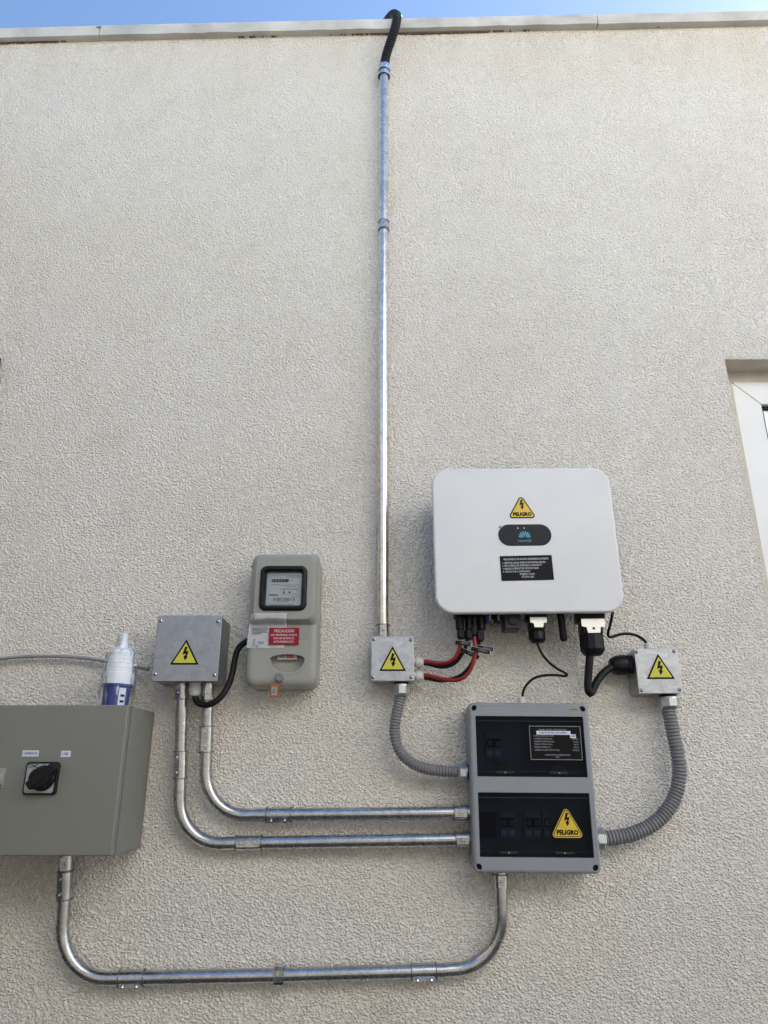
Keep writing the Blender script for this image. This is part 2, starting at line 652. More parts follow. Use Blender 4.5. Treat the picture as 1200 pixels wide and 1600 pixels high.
def pan_screw(parent, x, z, y, r=0.0055, name='screw', cross=True, material='screw'):
    bm = NB()
    lathe(bm, (x, y, z), (0, -1, 0), [(0, r), (0.0015, r), (0.0032, r * 0.75), (0.004, r * 0.35)], 14)
    s = link(name, bm, M[material], parent, 40)
    if cross:
        bm = NB()
        box(bm, x - r * 0.5, x + r * 0.5, y - 0.0046, y - 0.0030, z - r * 0.13, z + r * 0.13)
        box(bm, x - r * 0.13, x + r * 0.13, y - 0.0047, y - 0.0031, z - r * 0.5, z + r * 0.5)
        link('cross_slot', bm, M['print_black'], s)
    return s


BOLT = [(-0.06, 1.0), (0.26, 0.93), (0.06, 0.42), (0.42, 0.52), (0.22, -0.18), (0.40, -0.14), (0.02, -0.62),
        (-0.20, -0.04), (-0.02, -0.08), (0.08, 0.18), (-0.34, 0.06)]


def tri_round(cx, cz, w, h, r, n=4):
    pts = [Vector((cx - w / 2, 0, cz - h / 2)), Vector((cx + w / 2, 0, cz - h / 2)), Vector((cx, 0, cz + h / 2))]
    out = []
    for i in range(3):
        a, b, c = pts[i - 1], pts[i], pts[(i + 1) % 3]
        d1, d2 = (a - b).normalized(), (c - b).normalized()
        ang = d1.angle(d2)
        t = r / math.tan(ang / 2)
        ctr = b + (d1 + d2).normalized() * (r / math.sin(ang / 2))
        s, e = b + d1 * t - ctr, b + d2 * t - ctr
        wd = s.angle(e)
        for k in range(n + 1):
            f = k / n
            q = ctr + (s * math.sin((1 - f) * wd) + e * math.sin(f * wd)) / math.sin(wd)
            out.append((q.x, q.z))
    return out


def warning(parent, c, y, words=None, rounded=False, label=None, edge_yellow=False):
    """triangular lightning sticker; c = (apex, left foot, right foot) in the parent's frame"""
    (ax, az), (lx, lz), (rx, rz) = c
    cx, w = (lx + rx) / 2, rx - lx
    zb = (lz + rz) / 2
    h = az - zb
    cz = zb + h / 2
    rot = math.atan2(rz - lz, rx - lx)
    r = 0.008 if rounded else 0.0012
    bm = NB()
    if edge_yellow:
        poly(bm, tri_round(cx, cz, w, h, r), y, y - 0.0006)
        st = link('warning_sticker', bm, M['yellow'], parent)
        k1, k2 = 0.92, 0.85
        bm = NB()
        poly(bm, tri_round(cx, cz - h * 0.008, w * k1, h * k1, r * 0.8), y - 0.0005, y - 0.0010)
        link('border', bm, M['print_black'], st)
        ym = 'yellow'
    else:
        k1, k2 = 1.0, 0.80 if words is None else 0.86
        poly(bm, tri_round(cx, cz, w, h, r), y, y - 0.0006)
        st = link('warning_sticker', bm, M['print_black'], parent)
        ym = 'yellow_green' if words is None else 'yellow'
    bm = NB()
    poly(bm, tri_round(cx, cz - h * (1 - k2) * 0.16, w * k2, h * k2, r * 0.6), y - 0.0009, y - 0.0014)
    link('yellow_field', bm, M[ym], st)
    bm = NB()
    if words:
        s, oz = h * 0.265, cz + h * 0.02
    else:
        s, oz = h * 0.345, cz - h * 0.13
    poly(bm, [(cx - 0.0 + bx * s * 0.95, oz + bz * s) for bx, bz in BOLT], y - 0.0013, y - 0.0018)
    link('lightning_bolt', bm, M['print_black'], st)
    if words:
        text(words, st, M['print_black'], cx, zb + h * 0.16, y - 0.0016, w * 0.168, sx=0.98, bold=0.0009)
    st.rotation_euler = (0, 0, 0)
    if label:
        st['label'] = label
    return st


def gland(parent, p, axis, r, length, material, hexn=6, name='cable_gland', n_collar=18):
    """threaded gland: collar, ribbed nut and dome, from p outwards"""
    bm = NB()
    lathe(bm, p, axis, [(0, r * 1.0), (length * 0.22, r * 1.0)], hexn, 0.2)
    o = link(name, bm, M[material], parent, 30)
    bm = NB()
    lathe(bm, Vector(p) + Vector(axis).normalized() * length * 0.20, axis,
          [(0, r * 0.86), (length * 0.06, r * 0.86), (length * 0.08, r * 1.04), (length * 0.5, r * 1.0), (length * 0.72, r * 0.78), (length * 0.8, r * 0.55)], 14)
    link('cap_nut', bm, M[material], o, 25)
    return o


PIPE_R = 0.0167


def set_screw(parent, p, out, r=0.0048):
    bm = NB()
    out = Vector(out).normalized()
    lathe(bm, p, out, [(-0.002, r), (0.004, r), (0.006, r * 0.8)], 10)
    s = link('screw', bm, M['screw'], parent, 35)
    u, v = frame_axes(out)
    bm = NB()
    a = Vector(p) + out * 0.0064
    q = [a + u * (r * 0.8) + v * r * 0.16, a + u * (r * 0.8) - v * r * 0.16, a - u * (r * 0.8) - v * r * 0.16, a - u * (r * 0.8) + v * r * 0.16]
    loft(bm, [[x - out * 0.0008 for x in q], q])
    link('slot', bm, M['print_black'], s)
    return s


def coupling(parent, path, p, length, face, screws=2, rims=(True, True), r=PIPE_R):
    """pressed steel set-screw coupling or connector round a conduit"""
    q, t = along(path, p)
    a, b = q - t * length / 2, q + t * length / 2
    bm = NB()
    cyl(bm, a, b, r + 0.0020, n=28)
    c = link('coupling', bm, M['emt'], parent, 40)
    for end, on in ((a, rims[0]), (b, rims[1])):
        if on:
            bm = NB()
            sgn = 1 if end is b else -1
            lathe(bm, end - t * 0.0014, t, [(0, r + 0.002), (0.0004, r + 0.0042), (0.0026, r + 0.0042), (0.003, r + 0.002)], 28)
            link('rim', bm, M['rim'], c, 40)
    f = Vector(face)
    f = (f - t * f.dot(t)).normalized()
    side = t.cross(f)
    hw, hl = 0.0085, length * 0.44
    base = q + f * (r + 0.0016)
    bm = NB()
    lo = [base + side * sx * hw + t * st * hl for sx, st in ((-1, -1), (1, -1), (1, 1), (-1, 1))]
    hi = [x * 1.0 + f * 0.0016 for x in lo]
    lo = [x - f * 0.007 for x in lo]
    loft(bm, [lo, hi])
    link('flat_pad', bm, M['emt'], c)
    for k in range(screws):
        o = 0 if screws == 1 else (k - 0.5) * length * 0.56
        set_screw(c, base + t * o + f * 0.0016, f)
    return c


def conduit(name, label, pts, rad, mtl='emt'):
    path = fillet([at(*p) for p in pts], rad)
    root = thing(name, path[0], 0, label, 'conduit', 'galvanised steel conduit runs')
    path = [p - root.location for p in path]
    bm = NB()
    tube(bm, path, PIPE_R, 32)
    link('pipe', bm, M[mtl], root, 40)
    return root, path


def cable(name, label, cat, pts, r, material, group=None, n=12, step=0.006):
    path = catmull([at(*p) for p in pts], step)
    root = thing(name, path[0], 0, label, cat, group)
    path = [p - root.location for p in path]
    bm = NB()
    tube(bm, path, r, n)
    link('sheath', bm, M[material], root, 50)
    return root, path


def hose(name, label, pts, r, pitch, material, depth=0.10, group=None):
    path = resample(catmull([at(*p) for p in pts], 0.004), pitch / 8)
    root = thing(name, path[0], 0, label, 'conduit', group)
    path = [p - root.location for p in path]

    def rf(s):
        u = (s / pitch) % 1.0
        return r * (1 - depth * max(0.0, 1 - abs(u - 0.5) / 0.24) ** 0.7)
    bm = NB()
    tube(bm, path, r, 20, rf)
    link('corrugated_tube', bm, M[material], root, 60)
    return root, path


def lp(root, px, py, d):
    return at(px, py, d) - root.location


def hexfit(parent, p0, axis, r, length, material='zinc', name='hose_fitting', black=True):
    """metal hose connector: black washer, hexagon body, ring and clamp nut"""
    axis = Vector(axis).normalized()
    p0 = Vector(p0)
    bm = NB()
    lathe(bm, p0 + axis * length * 0.16, axis, [(0, r * 0.96), (length * 0.16, r * 0.98), (length * 0.17, r * 0.9), (length * 0.24, r * 0.9)], 24)
    o = link(name, bm, M[material], parent, 35)
    bm = NB()
    lathe(bm, p0 + axis * length * 0.24, axis, [(0, r * 0.98), (length * 0.03, r * 1.06), (length * 0.5, r * 1.06), (length * 0.56, r * 0.96), (length * 0.64, r * 0.9)], 8, 0.3)
    link('clamp_nut', bm, M[material], o, 25)
    if black:
        bm = NB()
        lathe(bm, p0, axis, [(-0.004, r * 0.9), (length * 0.17, r * 0.9)], 20)
        link('washer', bm, M['black'], o, 35)
    return o


# ================================================================ THE SETTING
# ground
bm = NB()
for q in (((-150, -150, 0), (150, -150, 0), (150, 150, 0), (-150, 150, 0)),):
    bm.faces.new([bm.verts.new(p) for p in q])
g = link('ground', bm, M['ground'])
g['kind'] = 'structure'

# house wall: fine displaced stucco round the equipment, plain slabs beyond
DOOR_X = at(1133, 563).x
DOOR_Z = at(1133, 561).z
cl, cr_ = at(0, 68), at(1200, 40)
SL = (cr_.z - cl.z) / (cr_.x - cl.x)


def ztop(x):
    return cl.z + (x - cl.x) * SL


wall = thing('house_wall', (0, 0, 0), 0, 'cream textured stucco house wall rising to a pale coping', 'wall')


def grid(name, x0, x1, z0, z1, step, material):
    nx = max(2, int((x1 - x0) / step) + 1)
    zt = lambda x: (ztop(x) + 0.012 if z1 is None else z1)
    nz = max(2, int((zt(0) - z0) / step) + 1)
    xs = np.linspace(x0, x1, nx)
    v = np.linspace(0, 1, nz)
    tops = np.array([zt(x) for x in xs])
    X = np.repeat(xs[None, :], nz, 0)
    Z = z0 + v[:, None] * (tops[None, :] - z0)
    co = np.stack([X, np.zeros_like(X), Z], -1).reshape(-1, 3).astype(np.float32)
    i = np.arange(nz - 1)[:, None] * nx + np.arange(nx - 1)[None, :]
    quads = np.stack([i, i + 1, i + 1 + nx, i + nx], -1).reshape(-1, 4).astype(np.int32)
    me = bpy.data.meshes.new(name)
    me.vertices.add(len(co))
    me.vertices.foreach_set('co', co.ravel())
    nf = len(quads)
    me.loops.add(nf * 4)
    me.loops.foreach_set('vertex_index', quads.ravel())
    me.polygons.add(nf)
    me.polygons.foreach_set('loop_start', np.arange(0, nf * 4, 4, dtype=np.int32))
    me.polygons.foreach_set('loop_total', np.full(nf, 4, dtype=np.int32))
    me.polygons.foreach_set('use_smooth', np.ones(nf, dtype=bool))
    me.update()
    me.validate()
    me.materials.append(material)
    o = bpy.data.objects.new(name, me)
    COL.objects.link(o)
    o.parent = wall
    return o


XL, XR = -1.75, 1.80
grid('stucco_face', XL, DOOR_X, 0.78, None, 0.0036, M['stucco'])
grid('stucco_face', DOOR_X, XR, DOOR_Z, None, 0.0036, M['stucco'])
DOOR_X1 = DOOR_X + 0.95


def part_box(name, a, b, c, d, e, f, material, parent=wall, bev=0.0):
    bm = NB()
    box(bm, a, b, c, d, e, f, bev)
    return link(name, bm, M[material], parent)


part_box('outer_face', -6.5, XL, 0.0, 0.2, 0.0, ztop(-4.0), 'stucco_far')
part_box('outer_face', XL, DOOR_X, 0.0, 0.2, 0.0, 0.78, 'stucco_far')
part_box('outer_face', DOOR_X1, 6.5, 0.0, 0.2, 0.0, DOOR_Z, 'stucco_far')
part_box('outer_face', XR, 6.5, 0.0, 0.2, DOOR_Z, ztop(1.9), 'stucco_far')
part_box('wall_core', XL, DOOR_X - 0.001, 0.02, 0.2, 0.78, ztop(XL) - 0.01, 'stucco_far')
part_box('wall_core', DOOR_X, XR, 0.03, 0.2, DOOR_Z + 0.012, ztop(XL) - 0.01, 'stucco_far')
part_box('soffit', DOOR_X - 0.0005, DOOR_X1, 0.0015, 0.2, DOOR_Z + 0.001, DOOR_Z + 0.012, 'reveal')
part_box('jamb', DOOR_X - 0.012, DOOR_X - 0.0005, 0.0015, 0.2, 0.0, DOOR_Z + 0.001, 'reveal')
part_box('roof_slab', -6.5, 6.5, 0.2, 6.5, 3.9, 4.05, 'roof')
part_box('back_wall', -6.5, 6.5, 6.5, 6.7, 0, 4.3, 'stucco_far')
part_box('side_wall', -6.7, -6.5, 0.0, 6.7, 0, 4.3, 'stucco_far')
part_box('side_wall', 6.5, 6.7, 0.0, 6.7, 0, 4.3, 'stucco_far')

# coping: thin pale cap along the wall head, in lengths with open joints
c_over = 0.026
c_h = 0.052
seams = [-6.6, at(154, 62, 0.02).x, at(935, 45, 0.02).x, 6.6]
for i in range(3):
    x0, x1 = seams[i] + 0.0015, seams[i + 1] - 0.0015
    bm = NB()
    jig = [0.0, 0.0015, -0.001][i]
    pts = []
    nseg = 40
    rings = []
    for k in range(nseg + 1):
        x = x0 + (x1 - x0) * k / nseg
        w1 = 0.0012 * math.sin(k * 1.7 + i) + 0.0008 * math.sin(k * 4.1)
        zb = ztop(x) + jig
        rings.append([(x, -c_over + w1, zb), (x, -c_over + w1 - 0.001, zb + c_h + w1), (x, 0.1, zb + c_h + 0.012), (x, 0.26, zb + c_h), (x, 0.26, zb)])
    loft(bm, rings)
    link('coping', bm, M['coping'], wall)
# dark mortar line under the coping, broken here and there
rnd = random.Random(5)
bm = NB()
prev, hgt = None, 0.0
for k in range(700):
    x = -1.75 + 3.5 * k / 699
    env = 0.0035 * math.sin(x * 3.1 + 1) + 0.0025 * math.sin(x * 7.3) - 0.0002
    hgt = 0.6 * hgt + 0.4 * (env + rnd.uniform(-0.004, 0.004))
    zt0 = ztop(x) + 0.0015
    cur = [(x, -0.0065, zt0), (x, -0.0065, ztop(x) - max(0.0, hgt) * 0.9 - 0.0004), (x, 0.003, ztop(x) - max(0.0, hgt) * 0.9 - 0.0004), (x, 0.003, zt0)]
    cur = [bm.verts.new(p) for p in cur]
    if prev and hgt > 0:
        for i in range(3):
            bm.faces.new((prev[i], prev[i + 1], cur[i + 1], cur[i]))
    prev = cur
bmesh.ops.delete(bm, geom=[v for v in bm.verts if not v.link_faces], context='VERTS')
link('mortar_gap', bm, M['joint'], wall)
# chip at the coping joint
p = at(154, 43, 0.027)
bm = NB()
loft(bm, [[(p.x + 0.010 * math.cos(a) * (1 + 0.3 * math.sin(3 * a)), p.y + y, p.z + 0.006 * math.sin(a)) for a in [2 * PI * q / 9 for q in range(9)]] for y in (0.004, -0.001)])
link('chip', bm, M['joint'], wall)

# unseen wall added behind the camera to cut low light off the house
bm = NB()
box(bm, -14, 14, -4.6, -4.4, 0, 3.3, 0.01)
bw = link('unseen_shade_wall', bm, M['shade_block'])
tag(bw, 'unseen dark wall added opposite to shade the lower stucco', 'wall')

# both added out of frame: left block cuts light, pale house bounces sunlight
part_box('left_shade_block', -7.5, -2.3, -3.2, -0.001, 0, 4.2, 'shade_block')
nh = thing('sun_bounce_house', (3.5, -6.6, 0), 0, 'unseen pale house added beyond the wall to bounce sunlight', 'house')
part_box('wall', -3, 13, -6, 0, 0, 8.2, 'sun_bounce', nh)
part_box('roof', -3.3, 13.3, -6.3, 0.3, 8.2, 8.4, 'roof', nh)
for wx in (-1, 3, 6.5, 10):
    w_o = part_box('window', wx - 0.6, wx + 0.6, -0.05, 0.02, 3.6, 4.9, 'knob_grey', nh)
    part_box('window_sill', wx - 0.7, wx + 0.7, 0.0, 0.08, 3.52, 3.6, 'upvc', w_o)

# ================================================================ GLAZED DOOR (right edge)
fd = -0.085                       # frame sits back in the reveal
zt = at(1145, 597, fd).z
xl = at(1147, 620, fd).x
door = thing('glazed_door', (xl, -fd, 0), 0, 'white plastic framed glazed door set back at the right edge', 'door')


def dbox(name, a, b, c, d, e, f, m, parent=door, bev=0.004):
    bm = NB()
    box(bm, a, b, c, d, e, f, bev)
    return link(name, bm, M[m], parent, 35)


fw = at(1190, 632, fd).x - xl
zi = at(1190, 632, fd).z
W_ = DOOR_X1 - xl - 0.01
# mitred head and stile
def prismxz(name, pts, y0, y1, m, parent=door, bev=0.003):
    bm = NB()
    poly(bm, pts, y0, y1)
    if bev:
        bmesh.ops.bevel(bm, geom=list(bm.edges), offset=bev, segments=2, affect='EDGES', profile=0.5)
    return link(name, bm, M[m], parent, 35)


prismxz('frame_head', [(0.0006, zt), (W_, zt), (W_ - fw, zi), (fw, zi + 0.0006)], 0.05, 0.0, 'upvc')
prismxz('frame_stile', [(0, zt - 0.0006), (fw - 0.0006, zi), (fw - 0.0006, 0.02), (0, 0.02)], 0.05, 0.0, 'upvc')
prismxz('frame_stile', [(W_, zt - 0.0006), (W_, 0.02), (W_ - fw + 0.0006, 0.02), (W_ - fw + 0.0006, zi)], 0.05, 0.0, 'upvc')
dbox('head_packer', -0.02, W_, 0.004, 0.06, zt + 0.001, DOOR_Z + 0.001, 'reveal', bev=0)
dbox('side_seal', -0.045, -0.001, -0.004, 0.06, 0.0, zt, 'reveal', bev=0.001)
dbox('gasket', fw, W_ - fw, 0.012, 0.024, zi - 0.012, zi - 0.001, 'black_matt', bev=0)
dbox('gasket', fw, fw + 0.008, 0.012, 0.024, 0.05, zi - 0.0125, 'black_matt', bev=0)
dbox('glass_pane', fw + 0.001, W_ - fw - 0.001, 0.018, 0.0225, 0.05, zi - 0.002, 'glass', bev=0)
bm = NB()
n = 60
front = [(fw - 0.01 + (W_ - 2 * fw + 0.02) * k / n, 0.045 + 0.012 * math.sin(k * 0.9)) for k in range(n + 1)]
outl = front + [(x, y + 0.004) for x, y in reversed(front)]
loft(bm, [[(x, y, 0.03) for x, y in outl], [(x, y, zi + 0.03) for x, y in outl]])
cu = link('curtain', bm, M['curtain'], None, 50)  # pale curtain added so the glass looks bright, as if reflecting sky
cu.location = door.location
tag(cu, 'added pale curtain giving the door glass its reflected brightness', 'curtain')

# ================================================================ DARK WALL FIXTURE at the left border
p0, p1 = at(1.5, 559, 0.012), at(1.5, 600, 0.012)
fx = thing('wall_lamp', (p0.x - 0.08, 0, (p0.z + p1.z) / 2), 0, 'dark wall lamp just cut off by the left edge', 'lamp')
bm = NB()
box(bm, -0.08, 0.08, -0.10, -0.006, (p1.z - p0.z) / 2, -(p1.z - p0.z) / 2, 0.004)
link('lamp_housing', bm, M['fixture'], fx, 35)
bm = NB()
box(bm, -0.055, 0.055, -0.007, 0.004, -0.045, 0.045, 0.002)
link('mounting_plate', bm, M['fixture'], fx, 35)
bm = NB()
box(bm, -0.06, 0.06, -0.085, -0.02, (p1.z - p0.z) / 2 - 0.004, (p1.z - p0.z) / 2 + 0.001, 0.001)
link('diffuser', bm, M['gland_white'], fx, 35)

# ================================================================ CONDUITS
PD = 0.031
# tall riser
riser, pth = conduit('conduit_riser', 'tall straight galvanised conduit rising up the wall centre', [(598.5, 997, 0.040), (600, 104, 0.040)], 0, 'emt_skylit')
coupling(riser, pth, lp(riser, 598.5, 986, 0.04), 0.034, (0, -1, 0), 1, (False, True))
coupling(riser, pth, lp(riser, 600, 354, 0.04), 0.036, (0.0, -1, 0), 1, (True, True), PIPE_R - 0.0004)
# outer and inner elbows from the left junction box to the panel
ca, pa = conduit('elbow_conduit', 'upper inner conduit bending from left junction box to grey panel', [(325.5, 1068, 0.06), (322.5, 1155, 0.05), (319.5, 1274.5, PD), (420, 1273.2, PD), (735, 1270, 0.05)], 0.115)
coupling(ca, pa, lp(ca, 325, 1084, 0.058), 0.036, (0.25, -1, 0), 1, (False, True))
coupling(ca, pa, lp(ca, 322, 1155, 0.05), 0.068, (-0.05, -1, 0), 2)
coupling(ca, pa, lp(ca, 436, 1273, PD), 0.066, (0, -0.8, -0.7), 2)
coupling(ca, pa, lp(ca, 719, 1270, PD), 0.036, (0, -1, -0.05), 1, (True, True))
cb, pb = conduit('elbow_conduit', 'lower outer conduit bending from left junction box to grey panel', [(285, 1068, 0.06), (283, 1155, 0.05), (279, 1319, PD), (400, 1317, PD), (740, 1311.5, 0.05)], 0.115)
coupling(cb, pb, lp(cb, 284.5, 1082, 0.058), 0.036, (-0.5, -1, 0), 1, (False, True))
coupling(cb, pb, lp(cb, 281, 1195, 0.047), 0.070, (-0.35, -1, 0), 2)
coupling(cb, pb, lp(cb, 389, 1317, PD), 0.068, (0, -1, -0.02), 2)
coupling(cb, pb, lp(cb, 722, 1312, PD), 0.036, (0, -1, -0.1), 1, (True, True))
# long bottom run
cc, pc = conduit('long_conduit', 'long bottom conduit from beige enclosure to underside of grey panel', [(104, 1325, 0.06), (101.5, 1385, 0.05), (92, 1530, PD), (200, 1528.5, PD), (440, 1523.5, PD), (690, 1516.5, PD), (783, 1509, PD), (783.5, 1420, 0.046), (781.5, 1355, 0.05)], 0.125)
coupling(cc, pc, lp(cc, 103.5, 1348, 0.058), 0.036, (0.1, -1, 0), 1, (False, True))
coupling(cc, pc, lp(cc, 101, 1383, 0.05), 0.066, (-0.35, -1, 0), 2)
coupling(cc, pc, lp(cc, 206, 1528.5, PD), 0.062, (0, -0.75, -0.75), 2)
coupling(cc, pc, lp(cc, 662, 1517.5, PD), 0.062, (0, -0.6, -0.8), 2)
coupling(cc, pc, lp(cc, 782, 1376, 0.048), 0.030, (0.0, -1, 0), 1, (False, True))
cs = bpy.data.objects[ca.name]

# pipe clamp on the bottom run
q = at(436, 1523, PD)
clamp = thing('pipe_clamp', (q.x, 0, q.z), 0, 'small metal strap clamp gripping the long bottom conduit', 'clamp')
qy = -PD
bm = NB()
hw = 0.011
arc = [(qy + (PIPE_R + 0.0012) * math.cos(a), (PIPE_R + 0.0012) * math.sin(a)) for a in [R(200 - 220 * k / 16) + PI * 0 for k in range(17)]]
arc = [(qy - (PIPE_R + 0.0012) * math.sin(a), (PIPE_R + 0.0012) * math.cos(a)) for a in [R(38 - 256 * k / 20) for k in range(21)]]
pout = [(qy - (PIPE_R + 0.0028) * math.sin(a), (PIPE_R + 0.0028) * math.cos(a)) for a in [R(38 - 256 * k / 20) for k in range(21)]]
rings = [[(-hw, y, z), (hw, y, z), (hw, y2, z2), (-hw, y2, z2)] for (y, z), (y2, z2) in zip(arc, pout)]
loft(bm, rings)
link('strap_band', bm, M['emt'], clamp, 40)
for s in (1, -1):
    bm = NB()
    a, b = (qy - 0.010, s * 0.0135), (qy - 0.026, s * 0.022)
    nrm = Vector((0, s * 0.5, 0.86)).normalized()
    if s == 1:
        box(bm, -0.012, 0.012, qy - 0.030, qy - 0.004, 0.0125, 0.0143)
        box(bm, -0.012, 0.012, qy - 0.0315, qy - 0.0295, 0.0025, 0.0143)
        box(bm, -0.012, 0.012, qy - 0.006, qy - 0.002, 0.0143, 0.026)
    else:
        box(bm, -0.012, 0.012, qy - 0.026, qy - 0.004, -0.0185, -0.0167)
        box(bm, -0.013, 0.010, qy - 0.006, qy - 0.003, -0.033, -0.0185)
    link('clamp_ear', bm, M['emt'], clamp)
    bm = NB()
    lathe(bm, (0, qy - 0.030, 0.008) if s == 1 else (0, qy - 0.016, -0.0185), (0, -1, 0) if s == 1 else (0, -0.3, -1), [(0, 0.0045), (0.003, 0.004)], 10)
    link('bolt_head', bm, M['screw'], clamp, 35)
bm = NB()
cyl(bm, (0.012, qy - 0.006, 0.021), (0.018, qy - 0.006, 0.021), 0.004, n=6)
link('nut', bm, M['zinc'], clamp)
bm = NB()
cyl(bm, (0, qy + PIPE_R, 0), (0, 0.004, 0), 0.006, n=10)
link('wall_anchor', bm, M['zinc'], clamp)

# black corrugated hose over the coping
zc = ztop(0.05) + c_h
pt = at(618, 30, 0.10)
hz = [at(601, 104, 0.040), at(602, 93, 0.043), at(605, 81, 0.050), at(609.3, 68, 0.060), at(614, 54, 0.070), at(618.3, 40, 0.076), at(620.5, 27, 0.070)]
top = hz[-1]
hz += [Vector((top.x + 0.001, -0.040, top.z + 0.048)), Vector((top.x - 0.022, 0.012, zc + 0.072)), Vector((top.x - 0.090, 0.085, zc + 0.045)), Vector((top.x - 0.17, 0.18, zc + 0.028)), Vector((top.x - 0.25, 0.34, zc - 0.05)), Vector((top.x - 0.36, 0.6, zc - 0.3))]
path = resample(catmull(hz, 0.004), 0.0105 / 8)
hroot = thing('roof_hose', path[0], 0, 'black corrugated hose looping over the coping at the top', 'hose')
path = [p - hroot.location for p in path]
bm = NB()
tube(bm, path, 0.0178, 20, lambda s: 0.0182 * (1 - 0.17 * max(0.0, 1 - abs((s / 0.0105) % 1.0 - 0.5) / 0.28) ** 0.7))
link('corrugated_tube', bm, M['hose_black'], hroot, 60)
bm = NB()
ax = (path[12] - path[0]).normalized()
lathe(bm, Vector((0, 0, 0)) - ax * 0.052, ax, [(0, 0.021), (0.003, 0.0232), (0.017, 0.0232), (0.02, 0.0205), (0.024, 0.0205), (0.026, 0.0225), (0.034, 0.0225)], 28)
hc = link('hose_coupler', bm, M['zinc'], hroot, 35)
bm = NB()
lathe(bm, Vector((0, 0, 0)) - ax * 0.017, ax, [(0, 0.0222), (0.002, 0.0236), (0.018, 0.0236), (0.021, 0.0215)], 8, 0.3)
link('clamp_nut', bm, M['zinc'], hc, 25)
for sft in (-0.054, -0.0275):
    bm = NB()
    lathe(bm, Vector((0, 0, 0)) + ax * sft, ax, [(0, 0.0205), (0.0005, 0.0238), (0.0025, 0.0238), (0.003, 0.0205)], 28)
    link('seal_ring', bm, M['black'], hc, 35)
bm = NB()
cyl(bm, Vector((0.021, -0.004, -0.047)), Vector((0.031, -0.006, -0.049)), 0.0035, n=8)
link('clamp_screw', bm, M['screw'], hc, 35)

# grey flexible conduits
g1, p1_ = hose('flexible_conduit', 'grey corrugated hose curving from middle junction box to panel side', [(627, 1078, 0.042), (626.5, 1088, 0.042), (621, 1110, 0.046), (617, 1135, 0.048), (618, 1155, 0.05), (626, 1175, 0.05), (641, 1190, 0.05), (662, 1200, 0.05), (690, 1204.5, 0.05), (716, 1206, 0.05)], 0.0152, 0.0082, 'hose_grey', 0.17, 'grey corrugated hoses')
g2, p2_ = hose('flexible_conduit', 'long grey corrugated hose curving from right junction box to panel', [(1043.5, 1096, 0.040), (1045, 1108, 0.042), (1050.5, 1140, 0.046), (1058, 1175, 0.05), (1061.5, 1205, 0.05), (1057, 1237, 0.05), (1042, 1267, 0.05), (1017, 1290, 0.05), (985, 1304, 0.05), (955, 1309.5, 0.05), (940, 1311, 0.05)], 0.0190, 0.0092, 'hose_grey', 0.17, 'grey corrugated hoses')

# ================================================================ JUNCTION BOXES
def junction(label, corners, d, material, tri, words=None, screws=None, scratches=()):
    ctr, w, h, rot = fit(corners, d)
    root = thing('junction_box', (ctr.x, 0, ctr.z), rot, label, 'junction box', 'galvanised junction boxes')
    bm = NB()
    slab(bm, 0, 0, w - 0.003, h - 0.003, 0.003, -0.004, -d + 0.006, 0.0)
    link('box_body', bm, M[material], root, 35)
    bm = NB()
    slab(bm, 0, 0, w, h, 0.002, -d + 0.0075, -d, 0.0012, n=3, steps=2)
    link('lid', bm, M[material], root, 35)
    bm = NB()
    slab(bm, 0, 0, w - 0.006, h - 0.006, 0.002, -d + 0.0062, -d + 0.0074, 0.0)
    link('lid_seal', bm, M['black_matt'], root)
    warning(root, [local(root, *t, d) for t in tri], -d - 0.0002, words)
    for s in screws:
        x, z = local(root, *s, d)
        pan_screw(root, x, z, -d)
    return root, w, h


jb1, w1, h1 = junction('large dull metal junction box left of the meter', [(247.3, 961), (348, 962), (339.3, 1064), (236.3, 1065)], 0.125, 'box_metal_dark',
                       [(291.5, 999), (265.5, 1038.5), (310.5, 1038.5)], None, [(251, 970), (341, 971), (335, 1054.5), (242, 1053)])
jb2, w2, h2 = junction('small metal junction box under the tall riser', [(580, 994), (646, 994), (647.5, 1064), (580, 1064)], 0.078, 'box_metal',
                       [(612.5, 1009.5), (592.5, 1048.5), (634.5, 1048.5)], None, [(584, 999), (641.8, 999.5), (642.3, 1058), (583, 1058.5)])
jb3, w3, h3 = junction('small metal junction box right of the white inverter', [(990.5, 1013.5), (1060, 1013), (1065.5, 1083.5), (998.5, 1083.5)], 0.082, 'box_metal',
                       [(1028, 1021.5), (1010.5, 1061), (1055, 1061)], None, [(994, 1018.5), (1053, 1017.5), (1062, 1077.5), (1002.5, 1078.5)])
# glands and fittings belong to the box that carries them
xg, zg = local(jb1, 305, 1072, 0.075)
gland(jb1, (xg, -0.075, -h1 / 2 + 0.001), (0, 0, -1), 0.0165, 0.036, 'gland_white', 12)
x_, z_ = local(jb1, 236, 1045, 0.06)
gland(jb1, (-w1 / 2 + 0.001, -0.05, z_), (-1, 0, 0.1), 0.011, 0.018, 'gland_white', 12)
for py in (1034.5, 1056.5):
    x_, z_ = local(jb2, 650, py, 0.045)
    gland(jb2, (w2 / 2 - 0.001, -0.045, z_), (1, 0, -0.04), 0.0150, 0.030, 'gland_white', 6)
x_, z_ = local(jb2, 627, 1068, 0.042)
hexfit(jb2, (x_, -0.042, -h2 / 2 + 0.001), (0, 0, -1), 0.0235, 0.044)
x_, z_ = local(jb3, 1044, 1089, 0.040)
hexfit(jb3, (x_, -0.040, -h3 / 2 + 0.001), (0, 0, -1), 0.0275, 0.044)
x_, z_ = local(jb3, 1013, 1010, 0.05)
gland(jb3, (x_, -0.05, h3 / 2 - 0.001), (-0.1, 0, 1), 0.0115, 0.022, 'gland_white', 12)
x_, z_ = local(jb3, 985, 1038, 0.042)
